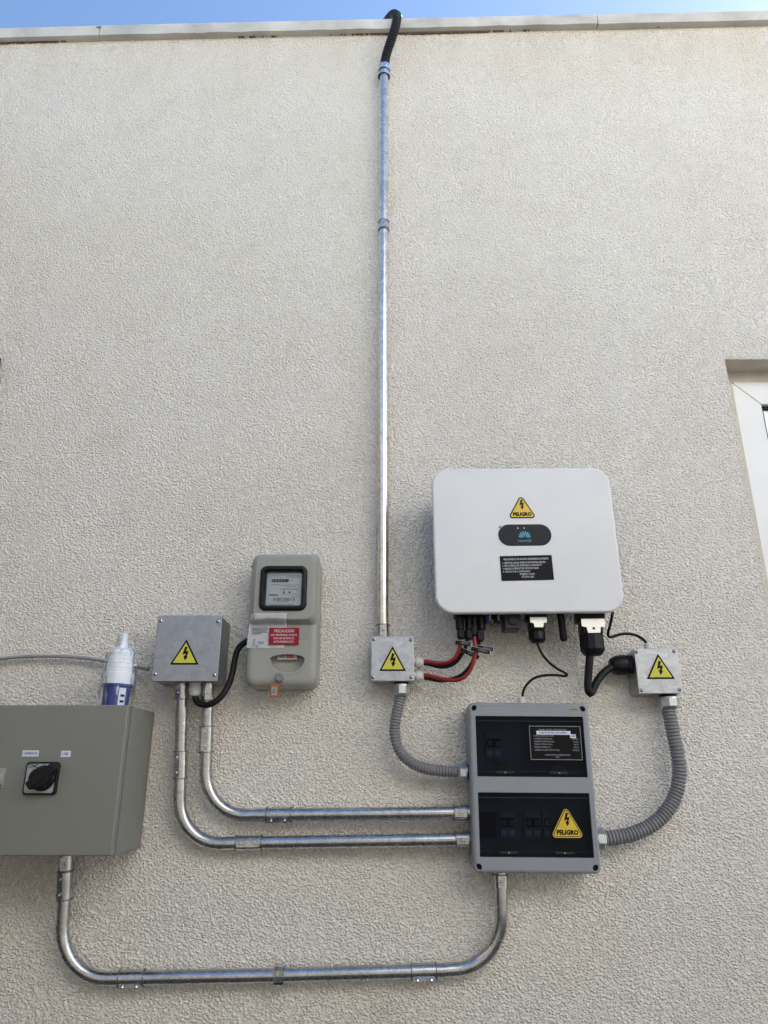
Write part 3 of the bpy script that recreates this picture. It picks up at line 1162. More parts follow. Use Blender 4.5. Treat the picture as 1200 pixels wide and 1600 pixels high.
gland(jb3, (-w3 / 2 + 0.001, -0.042, z_), (-1, 0, -0.06), 0.0275, 0.062, 'black', 8)

# ================================================================ ELECTRICITY METER
dm = 0.105
ctr, wm, hm, rm = fit([(393, 864), (500.5, 864), (495.0, 1073.5), (380.5, 1073.5)], dm)
meter = thing('electricity_meter', (ctr.x, 0, ctr.z), rm, 'grey electricity meter box with black framed window and papers', 'meter')
smile_c = local(meter, 448.5, 1035, dm)
sw = (local(meter, 476.5, 1030, dm)[0] - local(meter, 422, 1030, dm)[0]) / 2
zs_top = local(meter, 448, 1022, dm)[1]
zs_bot = local(meter, 448, 1051, dm)[1]
zs_mid = local(meter, 448, 1029.5, dm)[1]
smile = []
for k in range(13):
    a = PI * k / 12
    smile.append((smile_c[0] + sw * math.cos(a), zs_mid + (zs_top - zs_mid) * math.sin(a)))
for k in range(1, 12):
    a = PI + PI * k / 12
    smile.append((smile_c[0] + sw * math.cos(a) * 1.0, zs_mid - (zs_mid - zs_bot) * abs(math.sin(a)) ** 0.9))
bm = NB()
ed = 0.020
rings = [[(x, -0.004, z) for x, z in rrect(0, 0, wm - 0.004, hm - 0.004, 0.03, 6)], [(x, -dm + ed, z) for x, z in rrect(0, 0, wm, hm, 0.03, 6)]]
for k in range(1, 7):
    a = (PI / 2) * k / 6
    ins = ed * (1 - math.cos(a))
    rings.append([(x, -dm + ed - ed * math.sin(a), z) for x, z in rrect(0, 0, wm - 2 * ins, hm - 2 * ins, 0.03 - ins * 0.6, 6)])
loft(bm, rings, True, False)
holed(bm, rrect(0, 0, wm - 2 * ed, hm - 2 * ed, 0.03 - ed * 0.6, 6), [smile], -dm, 0.03)
bmesh.ops.remove_doubles(bm, verts=bm.verts, dist=1e-5)
cover = link('meter_cover', bm, M['meter_grey'], meter, 40)
# raised upper half with the window opening
bl_, bt_ = local(meter, 403, 872, dm + 0.02), local(meter, 492, 872, dm + 0.02)
zb_, zt_ = local(meter, 440, 968, dm + 0.02)[1], local(meter, 440, 870, dm + 0.02)[1]
xb0, xb1 = local(meter, 398, 920, dm + 0.02)[0], local(meter, 491, 920, dm + 0.02)[0]
bcx, bcz, bw_, bh_ = (xb0 + xb1) / 2, (zb_ + zt_) / 2, xb1 - xb0, zt_ - zb_
df = dm + 0.024
wx0, wz1 = local(meter, 408, 884.5, df)
wx1, wz0 = local(meter, 478.5, 954.5, df)
wcx, wcz, ww, wh = (wx0 + wx1) / 2, (wz0 + wz1) / 2, wx1 - wx0, wz1 - wz0
bm = NB()
rings = []
for k in range(7):
    f = k / 6
    sm = f * f * (3 - 2 * f)
    rings.append([(x, -dm + 0.001 - (0.024 + 0.001) * sm, z) for x, z in rrect(bcx, bcz, bw_ + 0.03 * (1 - f) - 0.004, bh_ + 0.03 * (1 - f) - 0.004, 0.02, 6)])
loft(bm, rings, False, False)
holed(bm, rrect(bcx, bcz, bw_ - 0.004, bh_ - 0.004, 0.02, 6), [rrect(wcx, wcz, ww - 0.02, wh - 0.02, 0.01, 6)], -df, 0.018)
bmesh.ops.remove_doubles(bm, verts=bm.verts, dist=1e-5)
link('raised_hood', bm, M['meter_grey'], meter, 40)
# window frame
bm = NB()
sec = [(0, -df + 0.001), (0.001, -df - 0.006), (0.006, -df - 0.010), (0.011, -df - 0.009), (0.014, -df - 0.003), (0.017, -df + 0.006), (0.017, -df + 0.016)]
loft(bm, [[(x, y, z) for x, z in rrect(wcx, wcz, ww - 2 * i, wh - 2 * i, max(0.019 - i * 0.75, 0.003), 6)] for i, y in sec], False, False)
link('window_frame', bm, M['black'], meter, 50)
iw, ih = ww - 0.033, wh - 0.033
bm = NB()
slab(bm, wcx, wcz, iw, ih, 0.004, -df + 0.006, -df + 0.004)
link('window_pane', bm, M['clear'], meter)
bm = NB()
slab(bm, wcx, wcz, iw + 0.006, ih + 0.006, 0.003, -df + 0.0175, -df + 0.014)
fp = link('meter_dial', bm, M['paper'], meter)
yp = -df + 0.0138


def dial_box(x0, x1, z0, z1, m, nm='print_bar', dy=0.0):
    bm = NB()
    box(bm, wcx + x0 * iw, wcx + x1 * iw, yp - 0.0004 - dy, yp - dy + 0.0003, wcz + z0 * ih, wcz + z1 * ih)
    return link(nm, bm, M[m], fp)


dial_box(-0.36, 0.12, 0.22, 0.31, 'print_black', 'counter_window')
for k in range(6):
    text('000412'[k], fp, M['print_white' if k < 5 else 'red_plain'], wcx + iw * (-0.32 + 0.08 * k), wcz + ih * 0.265, yp - 0.0008, 0.008)
text('kWh', fp, M['print_grey'], wcx + iw * 0.20, wcz + ih * 0.265, yp - 0.0006, 0.0055)
for (x0, x1, z) in ((0.05, 0.42, 0.40), (0.05, 0.42, 0.35), (-0.1, 0.42, 0.13), (0.05, 0.35, 0.08), (-0.36, -0.12, 0.14), (-0.05, 0.15, -0.14), (0.18, 0.38, -0.14), (0.2, 0.4, -0.22), (-0.2, 0.12, -0.37), (-0.4, 0.3, -0.45)):
    dial_box(x0, x1, z - 0.008, z + 0.008, 'print_pale')
dial_box(-0.42, -0.16, -0.185, -0.15, 'print_grey')
for k, (xx, wd) in enumerate([(-0.1, 0.02), (-0.04, 0.05), (0.04, 0.03), (0.1, 0.03), (0.16, 0.02), (0.2, 0.03), (0.27, 0.05), (0.35, 0.04)]):
    dial_box(xx, xx + wd, -0.02, 0.03, 'print_pale')
for xx in (0.0, 0.16):
    bm = NB()
    cyl(bm, (wcx + iw * xx, yp + 0.0003, wcz - ih * 0.085), (wcx + iw * xx, yp - 0.0006, wcz - ih * 0.085), 0.0032, n=14)
    link('indicator', bm, M['print_grey'], fp)
bm = NB()
rnd = random.Random(3)
xx = -0.30
while xx < 0.30:
    wd = rnd.choice((0.006, 0.012, 0.018))
    box(bm, wcx + xx * iw, wcx + (xx + wd) * iw, yp - 0.0004, yp + 0.0003, wcz - 0.345 * ih, wcz - 0.25 * ih)
    xx += wd + rnd.choice((0.008, 0.014, 0.02))
link('barcode', bm, M['print_grey'], fp)
# notice sheet, red plate, moulded label
x0, z1 = local(meter, 391.5, 961, dm + 0.001)
x1, z0 = local(meter, 447.5, 1012.5, dm + 0.001)
bm = NB()
N_ = 22
rows = []
for j in range(N_ + 1):
    row = []
    for i in range(15):
        fx_, fz_ = i / 14, j / N_
        x = x0 + (x1 - x0) * fx_ - 0.006 * fz_
        z = z1 + (z0 - z1) * fz_
        o_ = max(0.0, bcz - bh_ / 2 + 0.002 - z, bcx - bw_ / 2 + 0.002 - x)
        ff = max(0.0, 1 - o_ / 0.015)
        y = -dm + 0.001 - 0.025 * ff * ff * (3 - 2 * ff) - 0.0026 - 0.0005 * math.sin(fx_ * 9 + fz_ * 5)
        row.append(bm.verts.new((x, y, z)))
    rows.append(row)
for j in range(N_):
    for i in range(14):
        bm.faces.new((rows[j][i], rows[j][i + 1], rows[j + 1][i + 1], rows[j + 1][i]))
bmesh.ops.solidify(bm, geom=list(bm.faces), thickness=0.0004)
sheet_o = link('notice_sheet', bm, M['paper'], meter, 60)
for (pa_, pb_, py, m_) in ((413, 434, 968, 'print_grey'), (402, 446, 973.5, 'print_pale'), (402, 446, 975.5, 'print_pale')):
    xa, za = local(meter, pa_, py, dm + 0.02)
    xb, _ = local(meter, pb_, py, dm + 0.02)
for k, py in enumerate((981, 983.3, 985.6, 987.9, 990.2)):
    xa, za = local(meter, 394, py, dm)
    xb, _ = local(meter, (418, 420, 417, 419, 408)[k], py, dm)
    bm = NB()
    box(bm, xa, xb, -dm - 0.0044, -dm - 0.0018, za - 0.0008, za + 0.0008)
    link('print_line', bm, M['print_pale'], sheet_o)
for (px, py, s) in ((398, 1000, 0.003), (397, 1004, 0.003), (397, 1008, 0.003), (408, 1004, 0.008), (402, 1010, 0.004)):
    xa, za = local(meter, px, py, dm)
    bm = NB()
    box(bm, xa - s, xa + s, -dm - 0.0044, -dm - 0.0018, za - s * 0.45, za + s * 0.45)
    link('print_mark', bm, M['print_pale'], sheet_o)
xa, za = local(meter, 424, 968, dm + 0.02)
text('CHILQUINTA', sheet_o, M['print_grey'], xa, za, -dm - 0.0282, 0.0075)
x0, z1 = local(meter, 421, 981, dm + 0.004)
x1, z0 = local(meter, 466.5, 1007.5, dm + 0.004)
bm = NB()
slab(bm, (x0 + x1) / 2, (z0 + z1) / 2, x1 - x0, z1 - z0, 0.001, -dm - 0.0030, -dm - 0.0058, 0.0005, 2, 1)
plate = link('caution_plate', bm, M['red'], meter)
plate['label'] = 'red engraved caution plate'
pcx, ph, pw = (x0 + x1) / 2, z1 - z0, x1 - x0
for s, f, sz in (('PRECAUCIÓN', 0.80, 0.0125), ('ESTA PROPIEDAD CUENTA', 0.565, 0.0085), ('CON UN SISTEMA DE', 0.37, 0.0085), ('AUTOGENERACIÓN', 0.17, 0.0085)):
    text(s, plate, M['print_white'], pcx, z0 + ph * f, -dm - 0.0061, sz * 0.92, sx=0.78)
x0, z1 = local(meter, 468, 980.5, dm)
x1, z0 = local(meter, 483, 999, dm)
bm = NB()
loft(bm, [[(x, y, z) for x, z in rrect((x0 + x1) / 2, (z0 + z1) / 2, x1 - x0 - 2 * i, z1 - z0 - 2 * i, 0.003)] for i, y in ((0, -dm + 0.001), (0.0005, -dm - 0.001), (0.0015, -dm - 0.001), (0.002, -dm + 0.001))], False, False)
link('moulded_panel', bm, M['meter_grey'], meter)
for py in (986, 989.5, 993, 996):
    xa, za = local(meter, 470.5, py, dm)
    xb, _ = local(meter, 481, py, dm)
    bm = NB()
    box(bm, xa, xb, -dm - 0.0006, -dm + 0.001, za - 0.001, za + 0.001)
    link('moulded_line', bm, M['meter_grey'], meter)
# breaker opening
bm = NB()
slab(bm, smile_c[0], zs_mid, sw * 2.4, 0.11, 0.004, -dm + 0.045, -dm + 0.028)
link('recess_back', bm, M['meter_grey'], meter)
bm = NB()
lip = [(smile_c[0] + (sw + 0.005) * math.cos(a), zs_mid - 0.002 - (zs_mid - zs_bot + 0.006) * abs(math.sin(a)) ** 0.9) for a in [PI + PI * k / 16 for k in range(17)]]
lin = [(smile_c[0] + sw * math.cos(a) * 0.94, zs_mid - 0.001 - (zs_mid - zs_bot) * abs(math.sin(a)) ** 0.9 * 0.88) for a in [PI + PI * k / 16 for k in range(17)]]
for i in range(16):
    q4 = [(*lip[i],), (*lip[i + 1],), (*lin[i + 1],), (*lin[i],)]
    vv = [bm.verts.new((q4[0][0], -dm - 0.0008, q4[0][1])), bm.verts.new((q4[1][0], -dm - 0.0008, q4[1][1])),
          bm.verts.new((q4[2][0], -dm + 0.012, q4[2][1])), bm.verts.new((q4[3][0], -dm + 0.012, q4[3][1]))]
    bm.faces.new(vv)
bmesh.ops.remove_doubles(bm, verts=bm.verts, dist=1e-5)
bmesh.ops.solidify(bm, geom=list(bm.faces), thickness=0.0012)
link('opening_lip', bm, M['meter_grey'], meter, 40)
xa, za = local(meter, 434.5, 1022.5, dm - 0.02)
xb, zb2 = local(meter, 464, 1031, dm - 0.02)
bm = NB()
box(bm, xa, xb, -dm + 0.014, -dm + 0.028, zb2, za + 0.012, 0.001)
br = link('breaker', bm, M['gland_white'], meter)
bm = NB()
box(bm, xa + (xb - xa) * 0.45, xa + (xb - xa) * 0.84, -dm + 0.008, -dm + 0.0142, zb2 + 0.005, za + 0.011, 0.001)
link('toggle', bm, M['red_plain'], br)
for k in range(3):
    bm = NB()
    box(bm, xa + (xb - xa) * (0.1 + 0.1 * k), xa + (xb - xa) * (0.16 + 0.1 * k), -dm + 0.0132, -dm + 0.0142, zb2 + 0.004, za + 0.008)
    link('print_mark', bm, M['print_grey'], br)
# lock and orange seal
xa, za = local(meter, 436.5, 1058.5, dm + 0.006)
bm = NB()
lathe(bm, (xa, -dm + 0.001, za), (0, -1, 0), [(0, 0.0125), (0.004, 0.0125), (0.005, 0.0105), (0.012, 0.0105), (0.013, 0.0095), (0.0128, 0.004)], 20)
link('lock_barrel', bm, M['lock'], meter, 35)
xs, zs = local(meter, 429, 1079, dm + 0.008)
bm = NB()
slab(bm, xs, zs, 0.0235, 0.036, 0.003, -dm - 0.006, -dm - 0.014, 0.0015)
sl = link('seal_tag', bm, M['orange'], meter, 40)
bm = NB()
slab(bm, xs, zs - 0.002, 0.014, 0.022, 0.001, -dm - 0.0138, -dm - 0.0146)
link('seal_print', bm, M['print_pale'], sl)
for k in range(4):
    bm = NB()
    box(bm, xs - 0.004 + 0.002 * k, xs - 0.003 + 0.002 * k, -dm - 0.0150, -dm - 0.0142, zs - 0.008, zs + 0.005)
    link('seal_print', bm, M['print_grey'], sl)
bm = NB()
tube(bm, catmull([(xs + 0.003, -dm - 0.01, zs + 0.017), (xs + 0.010, -dm - 0.012, zs + 0.024), (xa + 0.009, -dm - 0.008, za - 0.010), (xa + 0.002, -dm - 0.006, za - 0.013), (xs - 0.004, -dm - 0.009, zs + 0.018)], 0.002), 0.0011, 8)
link('seal_wire', bm, M['orange'], sl, 50)
# small orange tab at the upper left side
xa, za = local(meter, 388, 886, 0.05)
bm = NB()
box(bm, -wm / 2 - 0.010, -wm / 2 + 0.01, -0.055, -0.045, za - 0.003, za + 0.003, 0.001)
link('side_tab', bm, M['orange'], meter)

# ================================================================ BEIGE ENCLOSURE with changeover switch
de = 0.228
RX = at(199, 1102, de).x
zt_e, zb_e = at(199, 1101.5, de).z, at(178, 1338, de).z
RX = (at(198.5, 1102, de).x + at(177, 1338, de).x) / 2
EW = 0.62
enc = thing('metal_enclosure', (RX - EW / 2, 0, (zt_e + zb_e) / 2), 0, 'beige painted metal enclosure with black rotary switch', 'enclosure')
eh = zt_e - zb_e
dth = 0.022
bm = NB()
slab(bm, 0, 0, EW, eh, 0.004, -0.002, -de + dth + 0.0055, 0.001, 4, 2)
link('enclosure_body', bm, M['beige'], enc, 35)
bm = NB()
slab(bm, 0, 0, EW - 0.0008, eh - 0.0008, 0.003, -de + dth + 0.0056, -de + dth + 0.0005, 0.0)
link('door_seal', bm, M['black_matt'], enc)
bm = NB()
slab(bm, 0, 0, EW, eh, 0.005, -de + dth + 0.0008, -de, 0.004, 4, 4)
link('enclosure_door', bm, M['beige'], enc, 35)
L_ = lambda px, py, d=de: local(enc, px, py, d)
# rotary switch plate
c4 = [(44, 1190.5), (95, 1190.5), (89, 1242), (37, 1242)]
sp = [L_(*c) for c in c4]
scx, scz = sum(p[0] for p in sp) / 4, sum(p[1] for p in sp) / 4
swid, shei = sp[1][0] - sp[0][0], sp[0][1] - sp[3][1]
bm = NB()
slab(bm, scx, scz, swid, shei, 0.008, -de + 0.0005, -de - 0.010, 0.002)
plate2 = link('switch_plate', bm, M['black'], enc, 35)
bm = NB()
slab(bm, scx - 0.001, scz, swid - 0.010, shei - 0.009, 0.006, -de - 0.0098, -de - 0.0108)
face = link('silver_face', bm, M['silver'], plate2, 35)
text('CNC', face, M['print_black'], scx - swid * 0.28, scz + shei * 0.37, -de - 0.0112, 0.0115, bold=0.0003)
text('I', face, M['print_black'], scx - swid * 0.26, scz + shei * 0.24, -de - 0.0112, 0.012)
text('II', face, M['print_black'], scx + swid * 0.06, scz + shei * 0.39, -de - 0.0112, 0.011)
kx, kz = L_(65, 1216, de + 0.02)
bm = NB()
lathe(bm, (kx, -de - 0.0105, kz), (0, -1, 0), [(0, 0.030), (0.006, 0.0295), (0.008, 0.026), (0.03, 0.0235), (0.032, 0.021)], 28)
knob = link('rotary_knob', bm, M['black'], plate2, 35)
bm = NB()
ang = R(40)
for s in range(1):
    pts = [(-0.030, -0.010), (0.022, -0.011), (0.046, -0.0095), (0.046, 0.0095), (0.022, 0.011), (-0.030, 0.010)]
    rp = [(kx + a * math.cos(ang) - b * math.sin(ang), kz + a * math.sin(ang) + b * math.cos(ang)) for a, b in pts]
    poly(bm, rp, -de - 0.016, -de - 0.044)
bmesh.ops.bevel(bm, geom=list(bm.edges), offset=0.0025, segments=2, affect='EDGES', profile=0.5)
link('knob_handle', bm, M['black'], knob, 35)
bm = NB()
a = ang
tip = [(kx + (0.036 + dx) * math.cos(a) - b * math.sin(a), kz + (0.036 + dx) * math.sin(a) + b * math.cos(a)) for dx, b in ((-0.006, -0.006), (0.006, -0.006), (0.006, 0.006), (-0.006, 0.006))]
poly(bm, tip, -de - 0.0435, -de - 0.0445)
link('pointer_mark', bm, M['pill'], knob)
for words, c4 in (('1. GENERADOR', [(35.3, 1172.5), (61, 1172.5), (60, 1182), (34.5, 1182)]), ('2. RED', [(96, 1173), (111, 1173), (110, 1182.8), (95, 1182.8)])):
    q4 = [L_(*c) for c in c4]
    lx, lz = sum(p[0] for p in q4) / 4, sum(p[1] for p in q4) / 4
    lw, lh = q4[1][0] - q4[0][0], q4[0][1] - q4[3][1]
    bm = NB()
    slab(bm, lx, lz, lw, lh, 0.0006, -de + 0.0002, -de - 0.0008)
    lb = link('name_label', bm, M['label_white'], enc)
    text(words, lb, M['print_blue'], lx - lw * 0.04, lz, -de - 0.0011, lh * 0.62, sx=0.62, bold=0.00015)
# second instrument at the left edge: square socket plate
q4 = [L_(-22, 1200.5), L_(9.5, 1200.5), L_(5.5, 1231), L_(-26, 1231)]
lx, lz = sum(p[0] for p in q4) / 4, sum(p[1] for p in q4) / 4
lw, lh = q4[1][0] - q4[0][0], q4[0][1] - q4[3][1]
bm = NB()
slab(bm, lx, lz, lw, lh, 0.002, -de + 0.0003, -de - 0.004, 0.001)
pl = link('indicator_plate', bm, M['meter_grey'], enc, 35)
bm = NB()
xc_, zc_ = L_(-1, 1215.5)
lathe(bm, (xc_, -de - 0.0038, zc_), (0, -1, 0), [(0, 0.011), (0.003, 0.011), (0.004, 0.009), (0.0035, 0.004)], 20)
link('lamp_ring', bm, M['breaker'], pl, 35)
bm = NB()
lathe(bm, (xc_, -de - 0.0076, zc_), (0, -1, 0), [(0, 0.005), (0.0008, 0.005)], 14)
link('lamp_hole', bm, M['print_black'], pl)
for py in (1226.5, 1228.5):
    xa, za = L_(-10, py)
    xb, _ = L_(4, py)
    bm = NB()
    box(bm, xa, xb, -de - 0.0045, -de - 0.0038, za - 0.0012, za + 0.0012)
    link('print_line', bm, M['print_grey'], pl)

# industrial plug in a clear bag, standing on the enclosure
dp = 0.13
bx_, tz_ = at(180, 1098, dp).x, enc.location.z + eh / 2
plug = thing('industrial_plug', (bx_, -dp, tz_ + 0.001), R(1.0), 'blue and white industrial plug wrapped in clear plastic', 'plug')
pz = lambda py: at(182, py, dp).z - tz_
pr = lambda wpx: wpx / 2 * 2.14 / F
S = 1.0
bm = NB()
lathe(bm, (0, 0, 0), (0, 0, 1), [(0, pr(37)), (pz(1075), pr(39)), (pz(1074), pr(44)), (pz(1070.5), pr(44)), (pz(1070), pr(38))], 32)
link('blue_sleeve', bm, M['plug_blue'], plug, 35)
bm = NB()
prof = [(pz(1070.3), pr(42)), (pz(1056), pr(42.5))]
for py, wp in ((1052, 41), (1046, 40), (1040, 38.5), (1034, 37), (1028, 35.5)):
    z0_ = pz(py)
    prof += [(z0_, pr(wp)), (z0_ + 0.0006, pr(wp - 1.6)), (z0_ + 0.0018, pr(wp - 1.6)), (z0_ + 0.0024, pr(wp - 0.6))]
prof += [(pz(1024.5), pr(34)), (pz(1024), pr(36)), (pz(1021), pr(36)), (pz(1018), pr(32)), (pz(1012.5), pr(19))]
lathe(bm, (0, 0, 0), (0, 0, 1), prof, 32)
link('white_body', bm, M['plug_white'], plug, 35)
bm = NB()
prof = [(pz(1013), pr(17)), (pz(1010), pr(14)), (pz(1006), pr(12)), (pz(1000), pr(9.5)), (pz(992), pr(9)), (pz(990.5), pr(7))]
lathe(bm, (0, 0, 0), (0, 0, 1), prof, 20)
link('cable_sleeve', bm, M['plug_white'], plug, 35)
for sx, py in ((1, 1041), (-1, 1012)):
    bm = NB()
    zz = pz(py)
    xx0 = pr(36) if sx > 0 else pr(26)
    loft(bm, [[(sx * (xx0 - 0.004), -0.004, zz - 0.006), (sx * (xx0 - 0.004), 0.004, zz - 0.006), (sx * (xx0 - 0.004), 0.004, zz + 0.003), (sx * (xx0 - 0.004), -0.004, zz + 0.003)],
              [(sx * (xx0 + 0.010), -0.003, zz + 0.002), (sx * (xx0 + 0.010), 0.003, zz + 0.002), (sx * (xx0 + 0.010), 0.003, zz + 0.005), (sx * (xx0 + 0.010), -0.003, zz + 0.005)]])
    link('locking_lug', bm, M['plug_white'], plug)
bm = NB()
vr = []
for k in range(6):
    a = R(-90 + 28 + k * 6)
    vr.append([((pr(39.6)) * math.cos(a), (pr(39.6)) * math.sin(a), z) for z in (0.004, pz(1077))])
for a, b in zip(vr[:-1], vr[1:]):
    bm.faces.new([bm.verts.new(p) for p in (a[0], b[0], b[1], a[1])])
bmesh.ops.remove_doubles(bm, verts=bm.verts, dist=1e-6)
bmesh.ops.solidify(bm, geom=list(bm.faces), thickness=0.0004)
lab = link('rating_label', bm, M['label_white'], plug)
for zz in (0.3, 0.6):
    bm = NB()
    a = R(-90 + 44)
    c = Vector((pr(40.2) * math.cos(a), pr(40.2) * math.sin(a), pz(1077) * zz))
    u = Vector((-math.sin(a), math.cos(a), 0))
    nrm = Vector((math.cos(a), math.sin(a), 0))
    loft(bm, [[c + u * sx * 0.0055 + Vector((0, 0, 1)) * sz * 0.003 + nrm * o for sx, sz in ((-1, -1), (1, -1), (1, 1), (-1, 1))] for o in (-0.0004, 0.0006)])
    link('label_print', bm, M['print_black'], lab)
# the bag: a crumpled film sleeve gathered above the plug
rnd = random.Random(11)
bm = NB()
rows = []
zs_ = np.linspace(0.0, pz(990), 26)
nb = 44
ph = [rnd.uniform(0, 6.28) for _ in range(8)]
for zi_, z in enumerate(zs_):
    f = z / zs_[-1]
    rad = np.interp(f, [0, 0.25, 0.55, 0.72, 0.8, 0.9, 1.0], [pr(48), pr(50), pr(47), pr(43), pr(32), pr(24), pr(30)])
    ring = []
    for k in range(nb):
        a = 2 * PI * k / nb
        wv = 1 + 0.06 * math.sin(5 * a + ph[0] + 3 * f) + 0.05 * math.sin(9 * a + ph[1] - 6 * f) + 0.04 * math.sin(14 * a + 9 * f + ph[2]) + rnd.uniform(-0.02, 0.02)
        fold = 0.55 if f > 0.76 else 1.0
        ox = 0.012 * max(0, f - 0.72) / 0.28
        ring.append(Vector((rad * wv * math.cos(a) + ox, rad * wv * math.sin(a) * fold, z)))
    rows.append(ring)
vr = loft(bm, rows, False, False)
bag = link('plastic_bag', bm, M['film'], plug, 25)

# pale tube coming in from the left
tb, tp = cable('pale_tube', 'pale clear-grey tube sagging in from left border to junction box', 'cable', [(-60, 1036, 0.03), (0, 1028.5, 0.022), (60, 1024.5, 0.02), (120, 1026.5, 0.02), (170, 1033, 0.022), (200, 1038.5, 0.03), (222, 1043, 0.045), (232, 1045, 0.05)], 0.0062, 'pale_tube', n=14)
bm = NB()
off = [p + Vector((0, -0.0045, 0.0030)) for p in tp]
tube(bm, off, 0.0034, 8)
link('inner_cable', bm, M['gland_white'], tb, 50)
bm = NB()
off = [p + Vector((0, -0.0050, -0.0034)) for p in tp]
tube(bm, off, 0.0024, 8)
link('inner_cable', bm, M['hose_grey'], tb, 50)

# black cable junction box -> meter
cable('black_cable', 'black cable looping from large junction box to the meter', 'cable',
      [(305, 1080, 0.075), (305, 1090, 0.075), (309, 1098, 0.078), (320, 1101.5, 0.085), (333, 1098.5, 0.088), (346, 1088, 0.085), (357, 1070, 0.075), (363.5, 1050, 0.065), (367, 1030, 0.055), (371, 1016, 0.05), (378, 1007, 0.05), (390, 1000, 0.05)], 0.0085, 'rubber')

# ================================================================ DISTRIBUTION PANEL
dd = 0.105
ctr, wd_, hd_, rd_ = fit([(733, 1097.5), (917.5, 1098.5), (941.5, 1366.5), (738.5, 1364)], dd)
panel = thing('distribution_panel', (ctr.x, 0, ctr.z), rd_, 'grey distribution panel with two smoked windows', 'panel')
bm = NB()
slab(bm, 0, 0, wd_ - 0.004, hd_ - 0.004, 0.014, -0.003, -0.062, 0.0)
link('panel_base', bm, M['db_grey'], panel, 35)
PL = lambda px, py, d=dd: local(panel, px, py, d)


def wrect(c4, d=dd):
    q = [PL(*c, d) for c in c4]
    return ((q[0][0] + q[3][0]) / 2, (q[1][0] + q[2][0]) / 2, (q[2][1] + q[3][1]) / 2, (q[0][1] + q[1][1]) / 2)


win = [wrect([(741.5, 1119), (910.5, 1119), (918, 1214), (746.5, 1214)]), wrect([(747, 1238.5), (920.5, 1238.5), (929.5, 1340), (750.5, 1340)])]
xw0 = (win[0][0] + win[1][0]) / 2
xw1 = (win[0][1] + win[1][1]) / 2
win = [(xw0, xw1, w[2], w[3]) for w in win]
bm = NB()
ed = 0.008
rings = [[(x, -0.0615, z) for x, z in rrect(0, 0, wd_, hd_, 0.016)]]
for k in range(5):
    a = (PI / 2) * k / 4
    ins = ed * (1 - math.cos(a))
    rings.append([(x, -dd + ed - ed * math.sin(a), z) for x, z in rrect(0, 0, wd_ - 2 * ins, hd_ - 2 * ins, 0.016 - ins)])
loft(bm, rings, False, False)
sc4 = [PL(736.8, 1103), PL(913, 1103), PL(936, 1359), PL(746.8, 1357.5)]
sx_, sz_ = wd_ / 2 - 0.0135, hd_ / 2 - 0.0135
screw_xy = [(-sx_, sz_), (sx_, sz_), (sx_, -sz_), (-sx_, -sz_)]
holes = [[(w[0], w[2]), (w[1], w[2]), (w[1], w[3]), (w[0], w[3])] for w in win]
holes += [[(x + 0.0088 * math.cos(2 * PI * k / 16), z + 0.0088 * math.sin(2 * PI * k / 16)) for k in range(16)] for x, z in screw_xy]
holed(bm, rrect(0, 0, wd_ - 2 * ed, hd_ - 2 * ed, 0.008), holes, -dd, 0.014)
bmesh.ops.remove_doubles(bm, verts=bm.verts, dist=1e-5)
link('panel_lid', bm, M['db_grey'], panel, 35)
for x, z in screw_xy:
    bm = NB()
    lathe(bm, (x, -dd + 0.010, z), (0, -1, 0), [(0, 0.0089), (0.003, 0.0086), (0.0035, 0.006), (0.001, 0.003)], 16)
    link('lid_screw', bm, M['black'], panel, 35)
